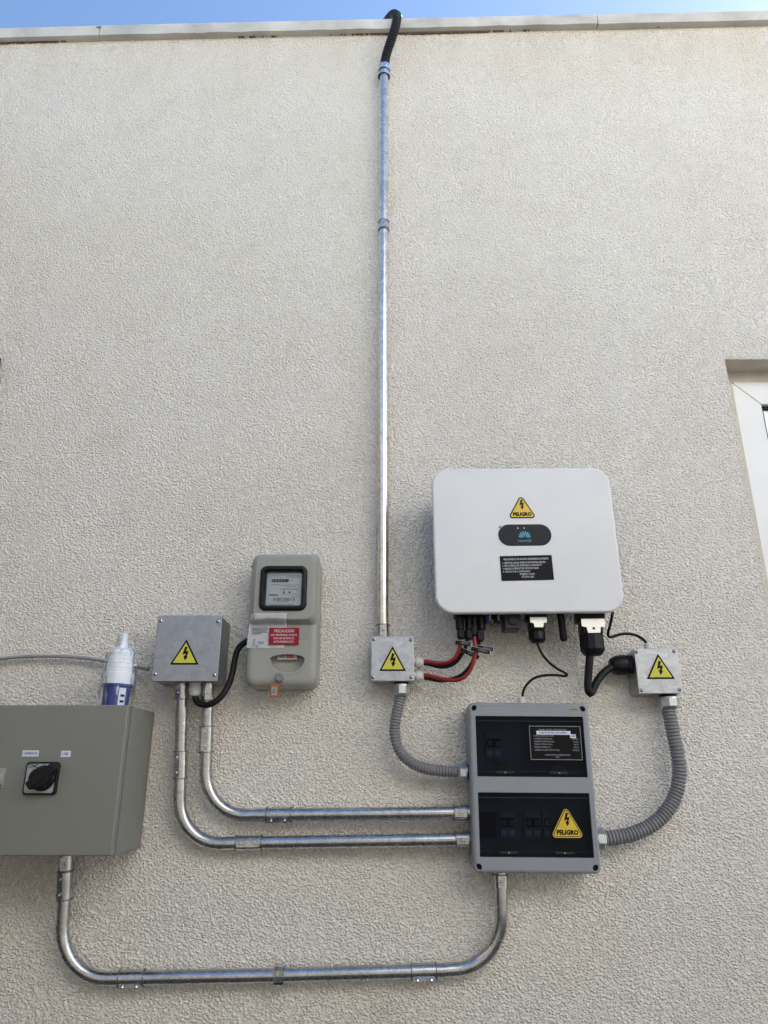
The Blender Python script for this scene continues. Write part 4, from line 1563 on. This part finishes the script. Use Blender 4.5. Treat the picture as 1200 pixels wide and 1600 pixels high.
for wi, w in enumerate(win):
    ww_, wh_ = w[1] - w[0], w[3] - w[2]
    cx_, cz_ = (w[0] + w[1]) / 2, (w[2] + w[3]) / 2
    # inner plate with breakers behind the smoked cover
    bm = NB()
    box(bm, w[0] - 0.004, w[1] + 0.004, -0.050, -0.046, w[2] - 0.004, w[3] + 0.004)
    inner = link('inner_plate', bm, M['db_inner'], panel)
    mods = [(0.10, 0.245, 2)] if wi == 0 else [(0.20, 0.34, 2), (0.42, 0.57, 2), (0.585, 0.66, 1)]
    zc2 = w[2] + wh_ * (0.53 if wi == 0 else 0.50)
    for (a, b, nt_) in mods:
        bm = NB()
        box(bm, w[0] + a * ww_, w[0] + b * ww_, -0.078, -0.0505, zc2 - 0.036, zc2 + 0.030, 0.001)
        bk = link('breaker', bm, M['breaker'], inner)
        bm = NB()
        box(bm, w[0] + (a + 0.012) * ww_, w[0] + (b - 0.012) * ww_, -0.0795, -0.0775, zc2 - 0.008, zc2 + 0.015)
        link('breaker_recess', bm, M['print_black'], bk)
        for k in range(nt_):
            xc2 = w[0] + (a + (b - a) * (k + 0.5) / nt_) * ww_
            bm = NB()
            box(bm, xc2 - 0.005, xc2 + 0.005, -0.086, -0.0792, zc2 - 0.004, zc2 + 0.010, 0.001)
            link('toggle', bm, M['db_grey'], bk)
            bm = NB()
            box(bm, xc2 - 0.007, xc2 + 0.007, -0.0786, -0.0776, zc2 - 0.028, zc2 - 0.016)
            link('rating_print', bm, M['print_white'], bk)
    for k in range(6):
        a = 0.03 + 0.024 * k
        if wi == 1:
            bm = NB()
            box(bm, w[0] + a * ww_, w[0] + (a + 0.02) * ww_, -0.072, -0.0495, zc2 - 0.032, zc2 + 0.028)
            link('blank_module', bm, M['db_inner'], inner)
    # smoked cover: top hinge strip, pane, bottom lip with two finger grips
    bm = NB()
    slab(bm, cx_, cz_, ww_ - 0.002, wh_ - 0.002, 0.001, -dd + 0.0080, -dd + 0.0050)
    pane = link('smoked_cover', bm, M['smoked'], panel)
    bm = NB()
    box(bm, w[0] + 0.003, w[1] - 0.003, -dd + 0.0035, -dd + 0.0052, w[3] - wh_ * 0.085, w[3] - wh_ * 0.078)
    link('hinge_ridge', bm, M['db_inner'], pane)
    bm = NB()
    box(bm, w[0] + 0.002, w[1] - 0.002, -dd + 0.0025, -dd + 0.0052, w[2] + wh_ * 0.083, w[2] + wh_ * 0.094)
    link('bottom_ridge', bm, M['pill'], pane)
    for fxx in (0.255, 0.745):
        gx, gz = w[0] + ww_ * fxx, w[2] + wh_ * 0.10
        bm = NB()
        arcp = [(gx + 0.019 * math.cos(a) * (1 if True else 0), gz + 0.0145 * math.sin(a) ** 0.6) for a in [PI * k / 12 for k in range(13)]]
        poly(bm, arcp, -dd + 0.0048, -dd + 0.0030)
        link('finger_grip', bm, M['label_black'], pane)
        bm = NB()
        box(bm, gx - 0.024, gx + 0.024, -dd - 0.0005, -dd + 0.0049, gz - 0.0075, gz - 0.0025, 0.0008)
        link('latch_bar', bm, M['knob_grey'], pane)
        bm = NB()
        lathe(bm, (gx, -dd - 0.0004, gz - 0.005), (0, -1, 0), [(0, 0.0022), (0.0012, 0.0016)], 10)
        link('latch_pin', bm, M['print_pale'], pane)
# rating label on the upper window
q4 = [PL(827, 1134), PL(907, 1134.5), PL(911, 1187.5), PL(830, 1187)]
lx, lz = sum(p[0] for p in q4) / 4, sum(p[1] for p in q4) / 4
lw, lh = (q4[1][0] - q4[0][0] + q4[2][0] - q4[3][0]) / 2, q4[0][1] - q4[3][1]
yl = -dd + 0.0046
bm = NB()
slab(bm, lx, lz, lw, lh, 0.001, yl, yl - 0.0006)
rl = link('rating_label', bm, M['print_pale'], panel)
bm = NB()
slab(bm, lx, lz, lw - 0.0026, lh - 0.0026, 0.0008, yl - 0.0005, yl - 0.0009)
link('label_field', bm, M['label_black'], rl)
yl2 = yl - 0.0012
text('TABLERO GENERAL FOTOVOLTAICO', rl, M['print_pale'], lx - lw * 0.05, lz + lh * 0.385, yl2, 0.0058, sx=0.78)
lft = lx - lw * 0.42
for k, (s, v) in enumerate((('POTENCIA INSTALADA (kW)', ''), ('CORRIENTE NOMINAL (A)', '27,00 [A]'), ('CORRIENTE OPERACIÓN (A)', '9,30 [A]'), ('TENSIÓN OPERACIÓN (V)', '380 [V]'), ('TENSIÓN NOMINAL (V)', '380 [V]'), ('CORRIENTE CORTOCIRCUITO (kA)', '10,00 [kA]'))):
    zz = lz + lh * (0.20 - 0.083 * k)
    text(s, rl, M['print_pale'], lft, zz, yl2, 0.0056, 'LEFT', sx=0.75)
    if v:
        text(v, rl, M['print_pale'], lx + lw * 0.44, zz, yl2, 0.0056, 'RIGHT', sx=0.75)
text('INSTALACIÓN DE ENERGÍA SOLAR', rl, M['print_pale'], lx + lw * 0.02, lz - lh * 0.36, yl2, 0.0054, sx=0.8)
text('RULY', rl, M['print_pale'], lx + lw * 0.02, lz - lh * 0.425, yl2, 0.0054, sx=0.8)
bm = NB()
slab(bm, lx - lw * 0.03, lz + lh * 0.297, lw * 0.665, lh * 0.115, 0.0004, yl - 0.0008, yl - 0.0014)
ad = link('address_strip', bm, M['label_white'], rl)
text('EL RINCON 960 CASA 5, VILLA ALEMANA', ad, M['print_black'], lx - lw * 0.04, lz + lh * 0.297, yl - 0.0017, 0.0064, sx=0.64, bold=0.00012)
bm = NB()
slab(bm, lx + lw * 0.345, lz + lh * 0.20, lw * 0.112, lh * 0.115, 0.0004, yl - 0.0011, yl - 0.0017)
ad2 = link('power_strip', bm, M['label_white'], rl)
text('6 kW', ad2, M['print_black'], lx + lw * 0.345, lz + lh * 0.20, yl - 0.0020, 0.0066, sx=0.8, bold=0.00015)
# maker badge, top right
q4 = [PL(886.5, 1102.5), PL(904.5, 1102.5), PL(905, 1114), PL(887, 1114)]
lx, lz = sum(p[0] for p in q4) / 4, sum(p[1] for p in q4) / 4
bm = NB()
loft(bm, [[(x, y, z) for x, z in rrect(lx, lz, q4[1][0] - q4[0][0] - 2 * i, q4[0][1] - q4[3][1] - 2 * i, 0.0008)] for i, y in ((0, -dd + 0.0005), (0.0, -dd - 0.0006), (0.0008, -dd - 0.0006), (0.0009, -dd - 0.0002))], False, True)
bd = link('maker_badge', bm, M['meter_grey'], panel)
for k, (bx0, bx1, bz0, bz1) in enumerate(((-0.012, -0.008, -0.0015, 0.0005), (-0.006, -0.003, -0.001, 0.002), (-0.002, 0.001, -0.0015, 0.0015), (0.002, 0.005, -0.001, 0.0015), (0.006, 0.009, -0.001, 0.002), (0.010, 0.012, -0.0015, 0.001))):
    bm = NB()
    box(bm, lx + bx0, lx + bx1, -dd - 0.0009, -dd - 0.0001, lz + bz0, lz + bz1)
    link('badge_mark', bm, M['print_grey'], bd)
bm = NB()
poly(bm, [(lx - 0.013, lz - 0.0045), (lx + 0.013, lz - 0.0045), (lx + 0.013, lz - 0.0052), (lx - 0.013, lz - 0.0052)], -dd - 0.0001, -dd - 0.0006)
link('badge_stripe', bm, M['print_grey'], bd)
warning(panel, [PL(885, 1259), PL(861, 1308), PL(914.5, 1310.5)], -dd + 0.0044, 'PELIGRO', True, 'yellow danger sticker reading PELIGRO on the lower window', True)
# fittings on the panel sides
x_, z_ = PL(726, 1206, 0.05)
hexfit(panel, (-wd_ / 2 + 0.002, -0.05, z_), (-1, 0, 0.02), 0.0225, 0.034)
x_, z_ = PL(942, 1311, 0.05)
hexfit(panel, (wd_ / 2 - 0.002, -0.05, z_), (1, 0, 0.0), 0.027, 0.034)
x_, z_ = PL(815, 1094, 0.055)
gland(panel, (x_, -0.055, hd_ / 2 - 0.003), (0, 0, 1), 0.0105, 0.024, 'gland_white', 12)

# ================================================================ INVERTER
di = 0.165
ctr, wi_, hi_, ri_ = fit([(676.5, 735), (953.5, 727), (974.5, 957), (678.5, 957.5)], di)
inv = thing('solar_inverter', (ctr.x, 0, ctr.z), ri_ * 0.5, 'white solar inverter with dark oval display and warning sticker', 'inverter')
bm = NB()
edge = 0.006
rings = []
rc = 0.052
for k in range(5):
    a = (PI / 2) * k / 4
    ins = 0.016 * (1 - math.sin(a))
    rings.append([(x, -di + 0.040 - 0.022 * k / 4, z) for x, z in rrect(0, 0, wi_ - 2 * ins, hi_ - 2 * ins, rc - ins * 0.5, 10)])
for k in range(1, 7):
    a = (PI / 2) * k / 6
    ins = edge * (1 - math.cos(a))
    rings.append([(x, -di + 0.006 - 0.006 * math.sin(a), z) for x, z in rrect(0, 0, wi_ - 2 * ins, hi_ - 2 * ins, rc - ins, 10)])
loft(bm, rings)
link('front_cover', bm, M['white_paint'], inv, 40)
bm = NB()
slab(bm, 0, 0.004, wi_ - 0.06, hi_ - 0.055, 0.03, -0.03, -di + 0.0395, 0)
hs = link('heat_sink', bm, M['body_grey'], inv, 35)
bm = NB()
box(bm, -wi_ * 0.28, wi_ * 0.28, -0.0305, 0.003, -0.05, 0.06, 0.002)
link('wall_bracket', bm, M['zinc'], inv)
IL = lambda px, py, d=di: local(inv, px, py, d)
# display pill
q = [IL(778.5, 836), IL(861.5, 836)]
pcx, pcz = (q[0][0] + q[1][0]) / 2, (q[0][1] + q[1][1]) / 2
pw_, ph_ = q[1][0] - q[0][0], IL(820, 819)[1] - IL(820, 852.5)[1]
bm = NB()
slab(bm, pcx, pcz, pw_, ph_, ph_ / 2, -di + 0.0002, -di - 0.0010, 0.0004, 10, 2)
pill = link('display_panel', bm, M['pill'], inv, 35)
yl = -di - 0.0013
fx0, fz0 = IL(820, 841.5)
for k in range(8):
    a = R(180 - 10 - (160.0 / 7) * k)
    L1, L0 = 0.0175 if k in (0, 7) else (0.019 if k in (1, 6) else 0.020), 0.0035
    bm = NB()
    pet = []
    c_, s_ = math.cos(a), math.sin(a)
    for t, w_ in ((L0, 0.0004), (L0 + (L1 - L0) * 0.35, 0.0012), (L0 + (L1 - L0) * 0.72, 0.0024), (L1 - 0.0012, 0.0018), (L1, 0.0006)):
        pet.append((t, w_))
    pts = [(t, w_) for t, w_ in pet] + [(t, -w_) for t, w_ in reversed(pet)]
    poly(bm, [(fx0 + t * c_ - b * s_, fz0 + 0.003 + t * s_ * 0.95 + b * c_) for t, b in pts], yl + 0.0006, yl)
    link('logo_petal', bm, M['logo'], pill)
tx, tz = IL(820, 845.5)
text('HUAWEI', pill, M['logo'], tx, tz, yl, 0.0098, sx=1.0, bold=0.0001)
for px in (809, 819):
    a, b = IL(px, 825.3)
    bm = NB()
    cyl(bm, (a, -di - 0.0005, b), (a, -di - 0.0016, b), 0.0018, n=12)
    link('status_light', bm, M['led'], pill)
a, b = IL(829, 825.3)
bm = NB()
cyl(bm, (a, -di - 0.0005, b), (a, -di - 0.0014, b), 0.0026, n=12)
link('status_light', bm, M['print_black'], pill)
a, b = IL(781.5, 824)
bm = NB()
poly(bm, [(a - 0.006, b), (a + 0.002, b + 0.006), (a + 0.006, b - 0.001), (a + 0.001, b - 0.004)], -di + 0.0002, -di - 0.0016)
link('film_tab', bm, M['logo'], pill)
warning(inv, [IL(813.5, 773), IL(793.5, 810.3), IL(839, 809.3)], -di - 0.0002, 'PELIGRO', True, 'yellow danger sticker reading PELIGRO above the display')
# instruction label
q4 = [IL(780.8, 869), IL(862, 867.3), IL(865.5, 906), IL(783.5, 908)]
lx, lz = sum(p[0] for p in q4) / 4, sum(p[1] for p in q4) / 4
lw, lh = (q4[1][0] - q4[0][0] + q4[2][0] - q4[3][0]) / 2, (q4[0][1] - q4[3][1] + q4[1][1] - q4[2][1]) / 2
bm = NB()
slab(bm, 0, 0, lw, lh, 0.0006, -di + 0.0002, -di - 0.0009)
il = link('instruction_label', bm, M['label_black'], inv)
il.location = (lx, 0, lz)
il.rotation_euler = (0, R(-0.9), 0)
yl = -di - 0.0012
for s, f, al, xo in (('PROCEDIMIENTO DE APAGADO DE EMERGENCIA INVERSOR', 0.355, 'CENTER', 0.0),
                     ('1. VERIFICAR QUE LA ZONA SE ENCUENTRA SEGURA', 0.215, 'LEFT', -0.46),
                     ('2. GIRE LA PERILLA DEL INVERSOR A LA POSICIÓN "0"', 0.10, 'LEFT', -0.46),
                     ('3. BAJAR EL INTERRUPTOR FOTOVOLTAICO', -0.02, 'LEFT', -0.46),
                     ('4. CONTACTAR AL INSTALADOR', -0.14, 'LEFT', -0.46),
                     ('EPS@RULY SOLAR', -0.25, 'CENTER', 0.0), ('+56 9 8121 1020', -0.36, 'CENTER', 0.0)):
    text(s, il, M['print_white'], xo * lw, f * lh, yl, 0.0078, al, sx=0.60 if len(s) > 46 else 0.66)

# inverter underside: connectors in a row
bz = -hi_ / 2 + 0.035           # bottom of the heat sink in the inverter's frame
dc = 0.095
bm = NB()
box(bm, IL(711, 960, dc)[0], IL(792, 960, dc)[0], -0.125, -0.05, bz - 0.030, bz + 0.001, 0.003)
link('connector_block', bm, M['black_matt'], inv)
for px in (718.5, 733, 741, 752):
    x, _ = IL(px, 975, dc)
    z1_ = IL(px, 984, dc)[1]
    z0_ = IL(px, 999, dc)[1]
    bm = NB()
    lathe(bm, (x, -dc, bz - 0.028), (0, 0, -1), [(0, 0.0125), (-(z1_ - bz) - 0.030, 0.0125), (-(z1_ - bz) - 0.028, 0.0105), (-(z1_ - bz) - 0.026, 0.0105)], 14)
    so = link('string_socket', bm, M['black'], inv, 35)
    bm = NB()
    box(bm, x - 0.003, x + 0.003, -dc - 0.0145, -dc - 0.012, z1_ + 0.002, bz - 0.035)
    link('latch_rib', bm, M['knob_grey'], so)
for px, m_ in ((762, 'cap_blue'), (775, 'black')):
    x, _ = IL(px, 970, dc)
    bm = NB()
    lathe(bm, (x, -dc - 0.01, bz - 0.028), (0, 0, -1), [(0, 0.0115), (0.012, 0.0115), (0.014, 0.009), (0.024, 0.009)], 14)
    so = link('socket_cap', bm, M[m_], inv, 35)
    bm = NB()
    box(bm, x + 0.002, x + 0.006, -dc - 0.0245, -dc - 0.020, bz - 0.046, bz - 0.032)
    link('cap_rib', bm, M['print_pale'], so)
x0, z0_ = IL(787, 986, dc)
x1, _ = IL(813, 986, dc)
bm = NB()
slab(bm, (x0 + x1) / 2, (z0_ + bz) / 2 + 0.001, x1 - x0, bz - z0_, 0.004, -0.06, -0.125, 0.002)
ks = link('isolator_switch', bm, M['knob_grey'], inv, 35)
bm = NB()
lathe(bm, ((x0 + x1) / 2, -0.1245, z0_ + 0.026), (0, -1, 0), [(0, 0.015), (0.006, 0.014), (0.007, 0.009)], 20)
link('switch_knob', bm, M['knob_grey'], ks, 35)


def plug_block(pxl, pxr, py_plate0, py_plate1, py_nut0, py_nut1, nut_r, name, pin):
    x0, _ = IL(pxl, 970, dc)
    x1, _ = IL(pxr, 970, dc)
    zp0, zp1 = IL(pxl, py_plate0, dc + 0.035)[1], IL(pxl, py_plate1, dc + 0.035)[1]
    zn0, zn1 = IL(pxl, py_nut0, dc)[1], IL(pxl, py_nut1, dc)[1]
    cx_ = (x0 + x1) / 2
    w = x1 - x0
    bm = NB()
    box(bm, x0 - 0.004, x1 + 0.004, -dc - 0.032, -dc + 0.03, zp0 - 0.004, bz + 0.001, 0.003)
    o = link(name, bm, M['black'], inv, 35)
    bm = NB()
    rings = [[(x, -dc + yy * (1 if True else 0), z) for x, z, yy in ()]]
    box(bm, x0 + w * 0.06, x1 - w * 0.06, -dc - 0.027, -dc + 0.026, zn0 - 0.002, zp0 - 0.0045, 0.004)
    link('connector_neck', bm, M['black'], o, 35)
    # bright folded cover plate, wide above and a tongue below
    zm = zp0 + (zp1 - zp0) * 0.52
    pts = [(x0, zp0), (x1, zp0), (x1, zm), (cx_ + w * 0.30, zm - (zp0 - zp1) * 0.08), (cx_ + w * 0.26, zp1), (cx_ - w * 0.26, zp1), (cx_ - w * 0.30, zm - (zp0 - zp1) * 0.08), (x0, zm)]
    bm = NB()
    poly(bm, pts, -dc - 0.0325, -dc - 0.0355)
    cp = link('cover_plate', bm, M['nickel'], o)
    if pin:
        bm = NB()
        lathe(bm, (cx_, -dc - 0.0352, zp0 + (zp1 - zp0) * 0.68), (0, -1, 0), [(0, 0.004), (0.002, 0.0035)], 12)
        link('pin', bm, M['body_grey'], cp, 35)
    bm = NB()
    lathe(bm, (cx_, -dc, zn0), (0, 0, -1), [(0, nut_r * 0.94), (0.003, nut_r), ((zn0 - zn1) * 0.72, nut_r * 1.02), ((zn0 - zn1) * 0.8, nut_r * 0.95), ((zn0 - zn1) * 0.97, nut_r * 0.72), ((zn0 - zn1), nut_r * 0.4)], 12)
    link('clamp_nut', bm, M['black'], o, 20)
    return cx_, zn1


c1x, c1z = plug_block(824.5, 850, 964.5, 980, 986, 1005, 0.0235, 'signal_connector', False)
c2x, c2z = plug_block(903, 939, 967, 989, 992, 1025, 0.034, 'mains_connector', True)
x, _ = IL(876, 970, dc)
xb, zb3 = IL(881.5, 1002.5, dc)
bm = NB()
ax = Vector((xb - x, 0, zb3 - bz))
lathe(bm, (x, -dc, bz), ax, [(0, 0.0105), (ax.length * 0.25, 0.0105), (ax.length * 0.3, 0.0098), (ax.length - 0.008, 0.0105), (ax.length - 0.002, 0.008), (ax.length, 0.004)], 16)
link('antenna', bm, M['black'], inv, 35)
x, _ = IL(951, 958, dc)
bm = NB()
lathe(bm, (x, -dc, bz + 0.003), (0, 0, -1), [(0, 0.010), (0.012, 0.010), (0.014, 0.007)], 14)
link('earth_terminal', bm, M['black'], inv, 35)

# ================================================================ CABLES ROUND THE INVERTER
cg = 'string cables under the inverter'


def string_cable(name, label, pts, material, plug_px, flag=None):
    root, path = cable(name, label, 'cable', pts, 0.0055, material, cg)
    px, py = plug_px
    a = lp(root, px, py + 3, 0.095)
    b = lp(root, px, py - 16, 0.095)
    bm = NB()
    lathe(bm, a, b - a, [(0, 0.0075), (0.002, 0.0105), (0.006, 0.0118), (0.024, 0.0118), (0.028, 0.0105)], 10)
    pg_ = link('plug_nut', bm, M['black'], root, 30)
    for s in (-1, 1):
        bm = NB()
        m_ = a.lerp(b, 0.45)
        box(bm, m_.x + s * 0.0035 - 0.0012, m_.x + s * 0.0035 + 0.0012, m_.y - 0.0132, m_.y - 0.0105, m_.z - 0.009, m_.z + 0.010)
        link('grip_rib', bm, M['knob_grey'], pg_)
    if flag:
        (lx0, ly0), (lx1, ly1), words, dfl = flag
        p0, p1 = lp(root, lx0, ly0, dfl), lp(root, lx1, ly1, dfl)
        v = p1 - p0
        L = v.length
        v = v.normalized()
        u = Vector((0, 0, 1))
        u = (u - v * u.dot(v)).normalized()
        n_ = v.cross(u)
        if n_.y > 0:
            n_ = -n_
        hh = 0.0062
        bm = NB()
        loft(bm, [[p0 + u * hh + n_ * o, p1 + u * hh + n_ * o, p1 - u * hh + n_ * o, p0 - u * hh + n_ * o] for o in (0.0, 0.0008)])
        fl = link('cable_flag', bm, M['print_white'], root)
        bm = NB()
        e = 0.0006
        p1b = p1 - v * 0.0012
        loft(bm, [[p0 + u * (hh - e) + n_ * o, p1b + u * (hh - e) + n_ * o, p1b - u * hh + n_ * o, p0 - u * hh + n_ * o] for o in (0.0006, 0.0012)])
        link('flag_field', bm, M['label_black'], fl)
        t = text(words, fl, M['print_pale'], 0, 0, 0, 0.0072, sx=0.85)
        mid = p0 + v * L * 0.62 + n_ * 0.0016
        t.matrix_local = Matrix((( v.x, -n_.x, u.x, mid.x), (v.y, -n_.y, u.y, mid.y), (v.z, -n_.z, u.z, mid.z), (0, 0, 0, 1)))
    return root


dS = 0.095
string_cable('string_cable', 'upper red solar cable flagged beneath the left connector', [(655, 1033.5, 0.047), (668, 1034, 0.050), (686, 1036.5, 0.062), (700, 1035, 0.075), (711, 1028, 0.085), (717, 1016, 0.092), (719.5, 1002, dS), (720.5, 990, dS)], 'red_cable', (720.5, 996),
             ((711.5, 1003.5), (736.5, 1006.5), 'STRING 1', 0.104))
string_cable('string_cable', 'upper black solar cable running just below the upper red one', [(655, 1036, 0.043), (668, 1037.5, 0.044), (686, 1041.5, 0.055), (700, 1041, 0.066), (712, 1034.5, 0.076), (721, 1023, 0.084), (727, 1012, 0.090), (732, 990, 0.088)], 'rubber', (733, 997),
             ((720, 1014.5), (749, 1028), 'STRING 1', 0.098))
string_cable('string_cable', 'lower red solar cable swinging widest below the inverter', [(655, 1054.5, 0.048), (668, 1055.5, 0.052), (690, 1060.5, 0.066), (708, 1063, 0.078), (722, 1060, 0.087), (733, 1050, 0.092), (740, 1034, 0.098), (743, 1018, 0.100), (742, 1004, 0.098), (740.5, 988, dS)], 'red_cable', (740.5, 992),
             ((736, 1013), (766, 1019.5), 'STRING 2', 0.112))
string_cable('string_cable', 'lower black solar cable crossing behind the lower red one', [(655, 1057.5, 0.043), (668, 1060, 0.043), (690, 1063.5, 0.052), (708, 1060.5, 0.062), (722, 1054, 0.070), (733, 1043, 0.078), (742, 1026, 0.084), (747, 1010, 0.088), (749.5, 990, 0.088)], 'rubber', (750, 1000),
             ((744, 1011), (771.5, 1015), 'STRING 2', 0.098))

cable('signal_cable', 'thin black cable kinking from inverter to top of panel', 'cable',
      [(838.5, 1000, dS), (840, 1007, dS), (846, 1020, dS - 0.005), (857, 1034, 0.085), (871, 1045, 0.075), (883, 1051.5, 0.07), (886.5, 1054.5, 0.068), (883, 1056.3, 0.066), (870, 1055, 0.064), (850, 1055.5, 0.062), (834, 1060, 0.06), (823, 1070, 0.058), (817.5, 1080, 0.056), (816, 1091, 0.055)], 0.0036, 'rubber')
cable('mains_cable', 'thick black cable hooking from inverter to right junction box', 'cable',
      [(921.5, 1020, dS), (921, 1032, dS), (919.5, 1050, 0.092), (918.5, 1068, 0.09), (919, 1078, 0.088), (922, 1083.5, 0.086), (926, 1079, 0.082), (931, 1068, 0.076), (939, 1056, 0.068), (949, 1046.5, 0.058), (958, 1041.5, 0.048), (968, 1039, 0.043)], 0.0108, 'rubber', n=16)
cable('earth_cable', 'thin black cable arching from inverter corner to right junction box', 'cable',
      [(957.5, 950, 0.09), (956.5, 962, 0.088), (953, 978, 0.08), (950, 990, 0.07), (951.5, 995, 0.068), (958, 994.5, 0.066), (970, 991, 0.062), (985, 990.5, 0.058), (998, 994.5, 0.055), (1007, 1001, 0.052), (1012.5, 1008, 0.05)], 0.0042, 'rubber')
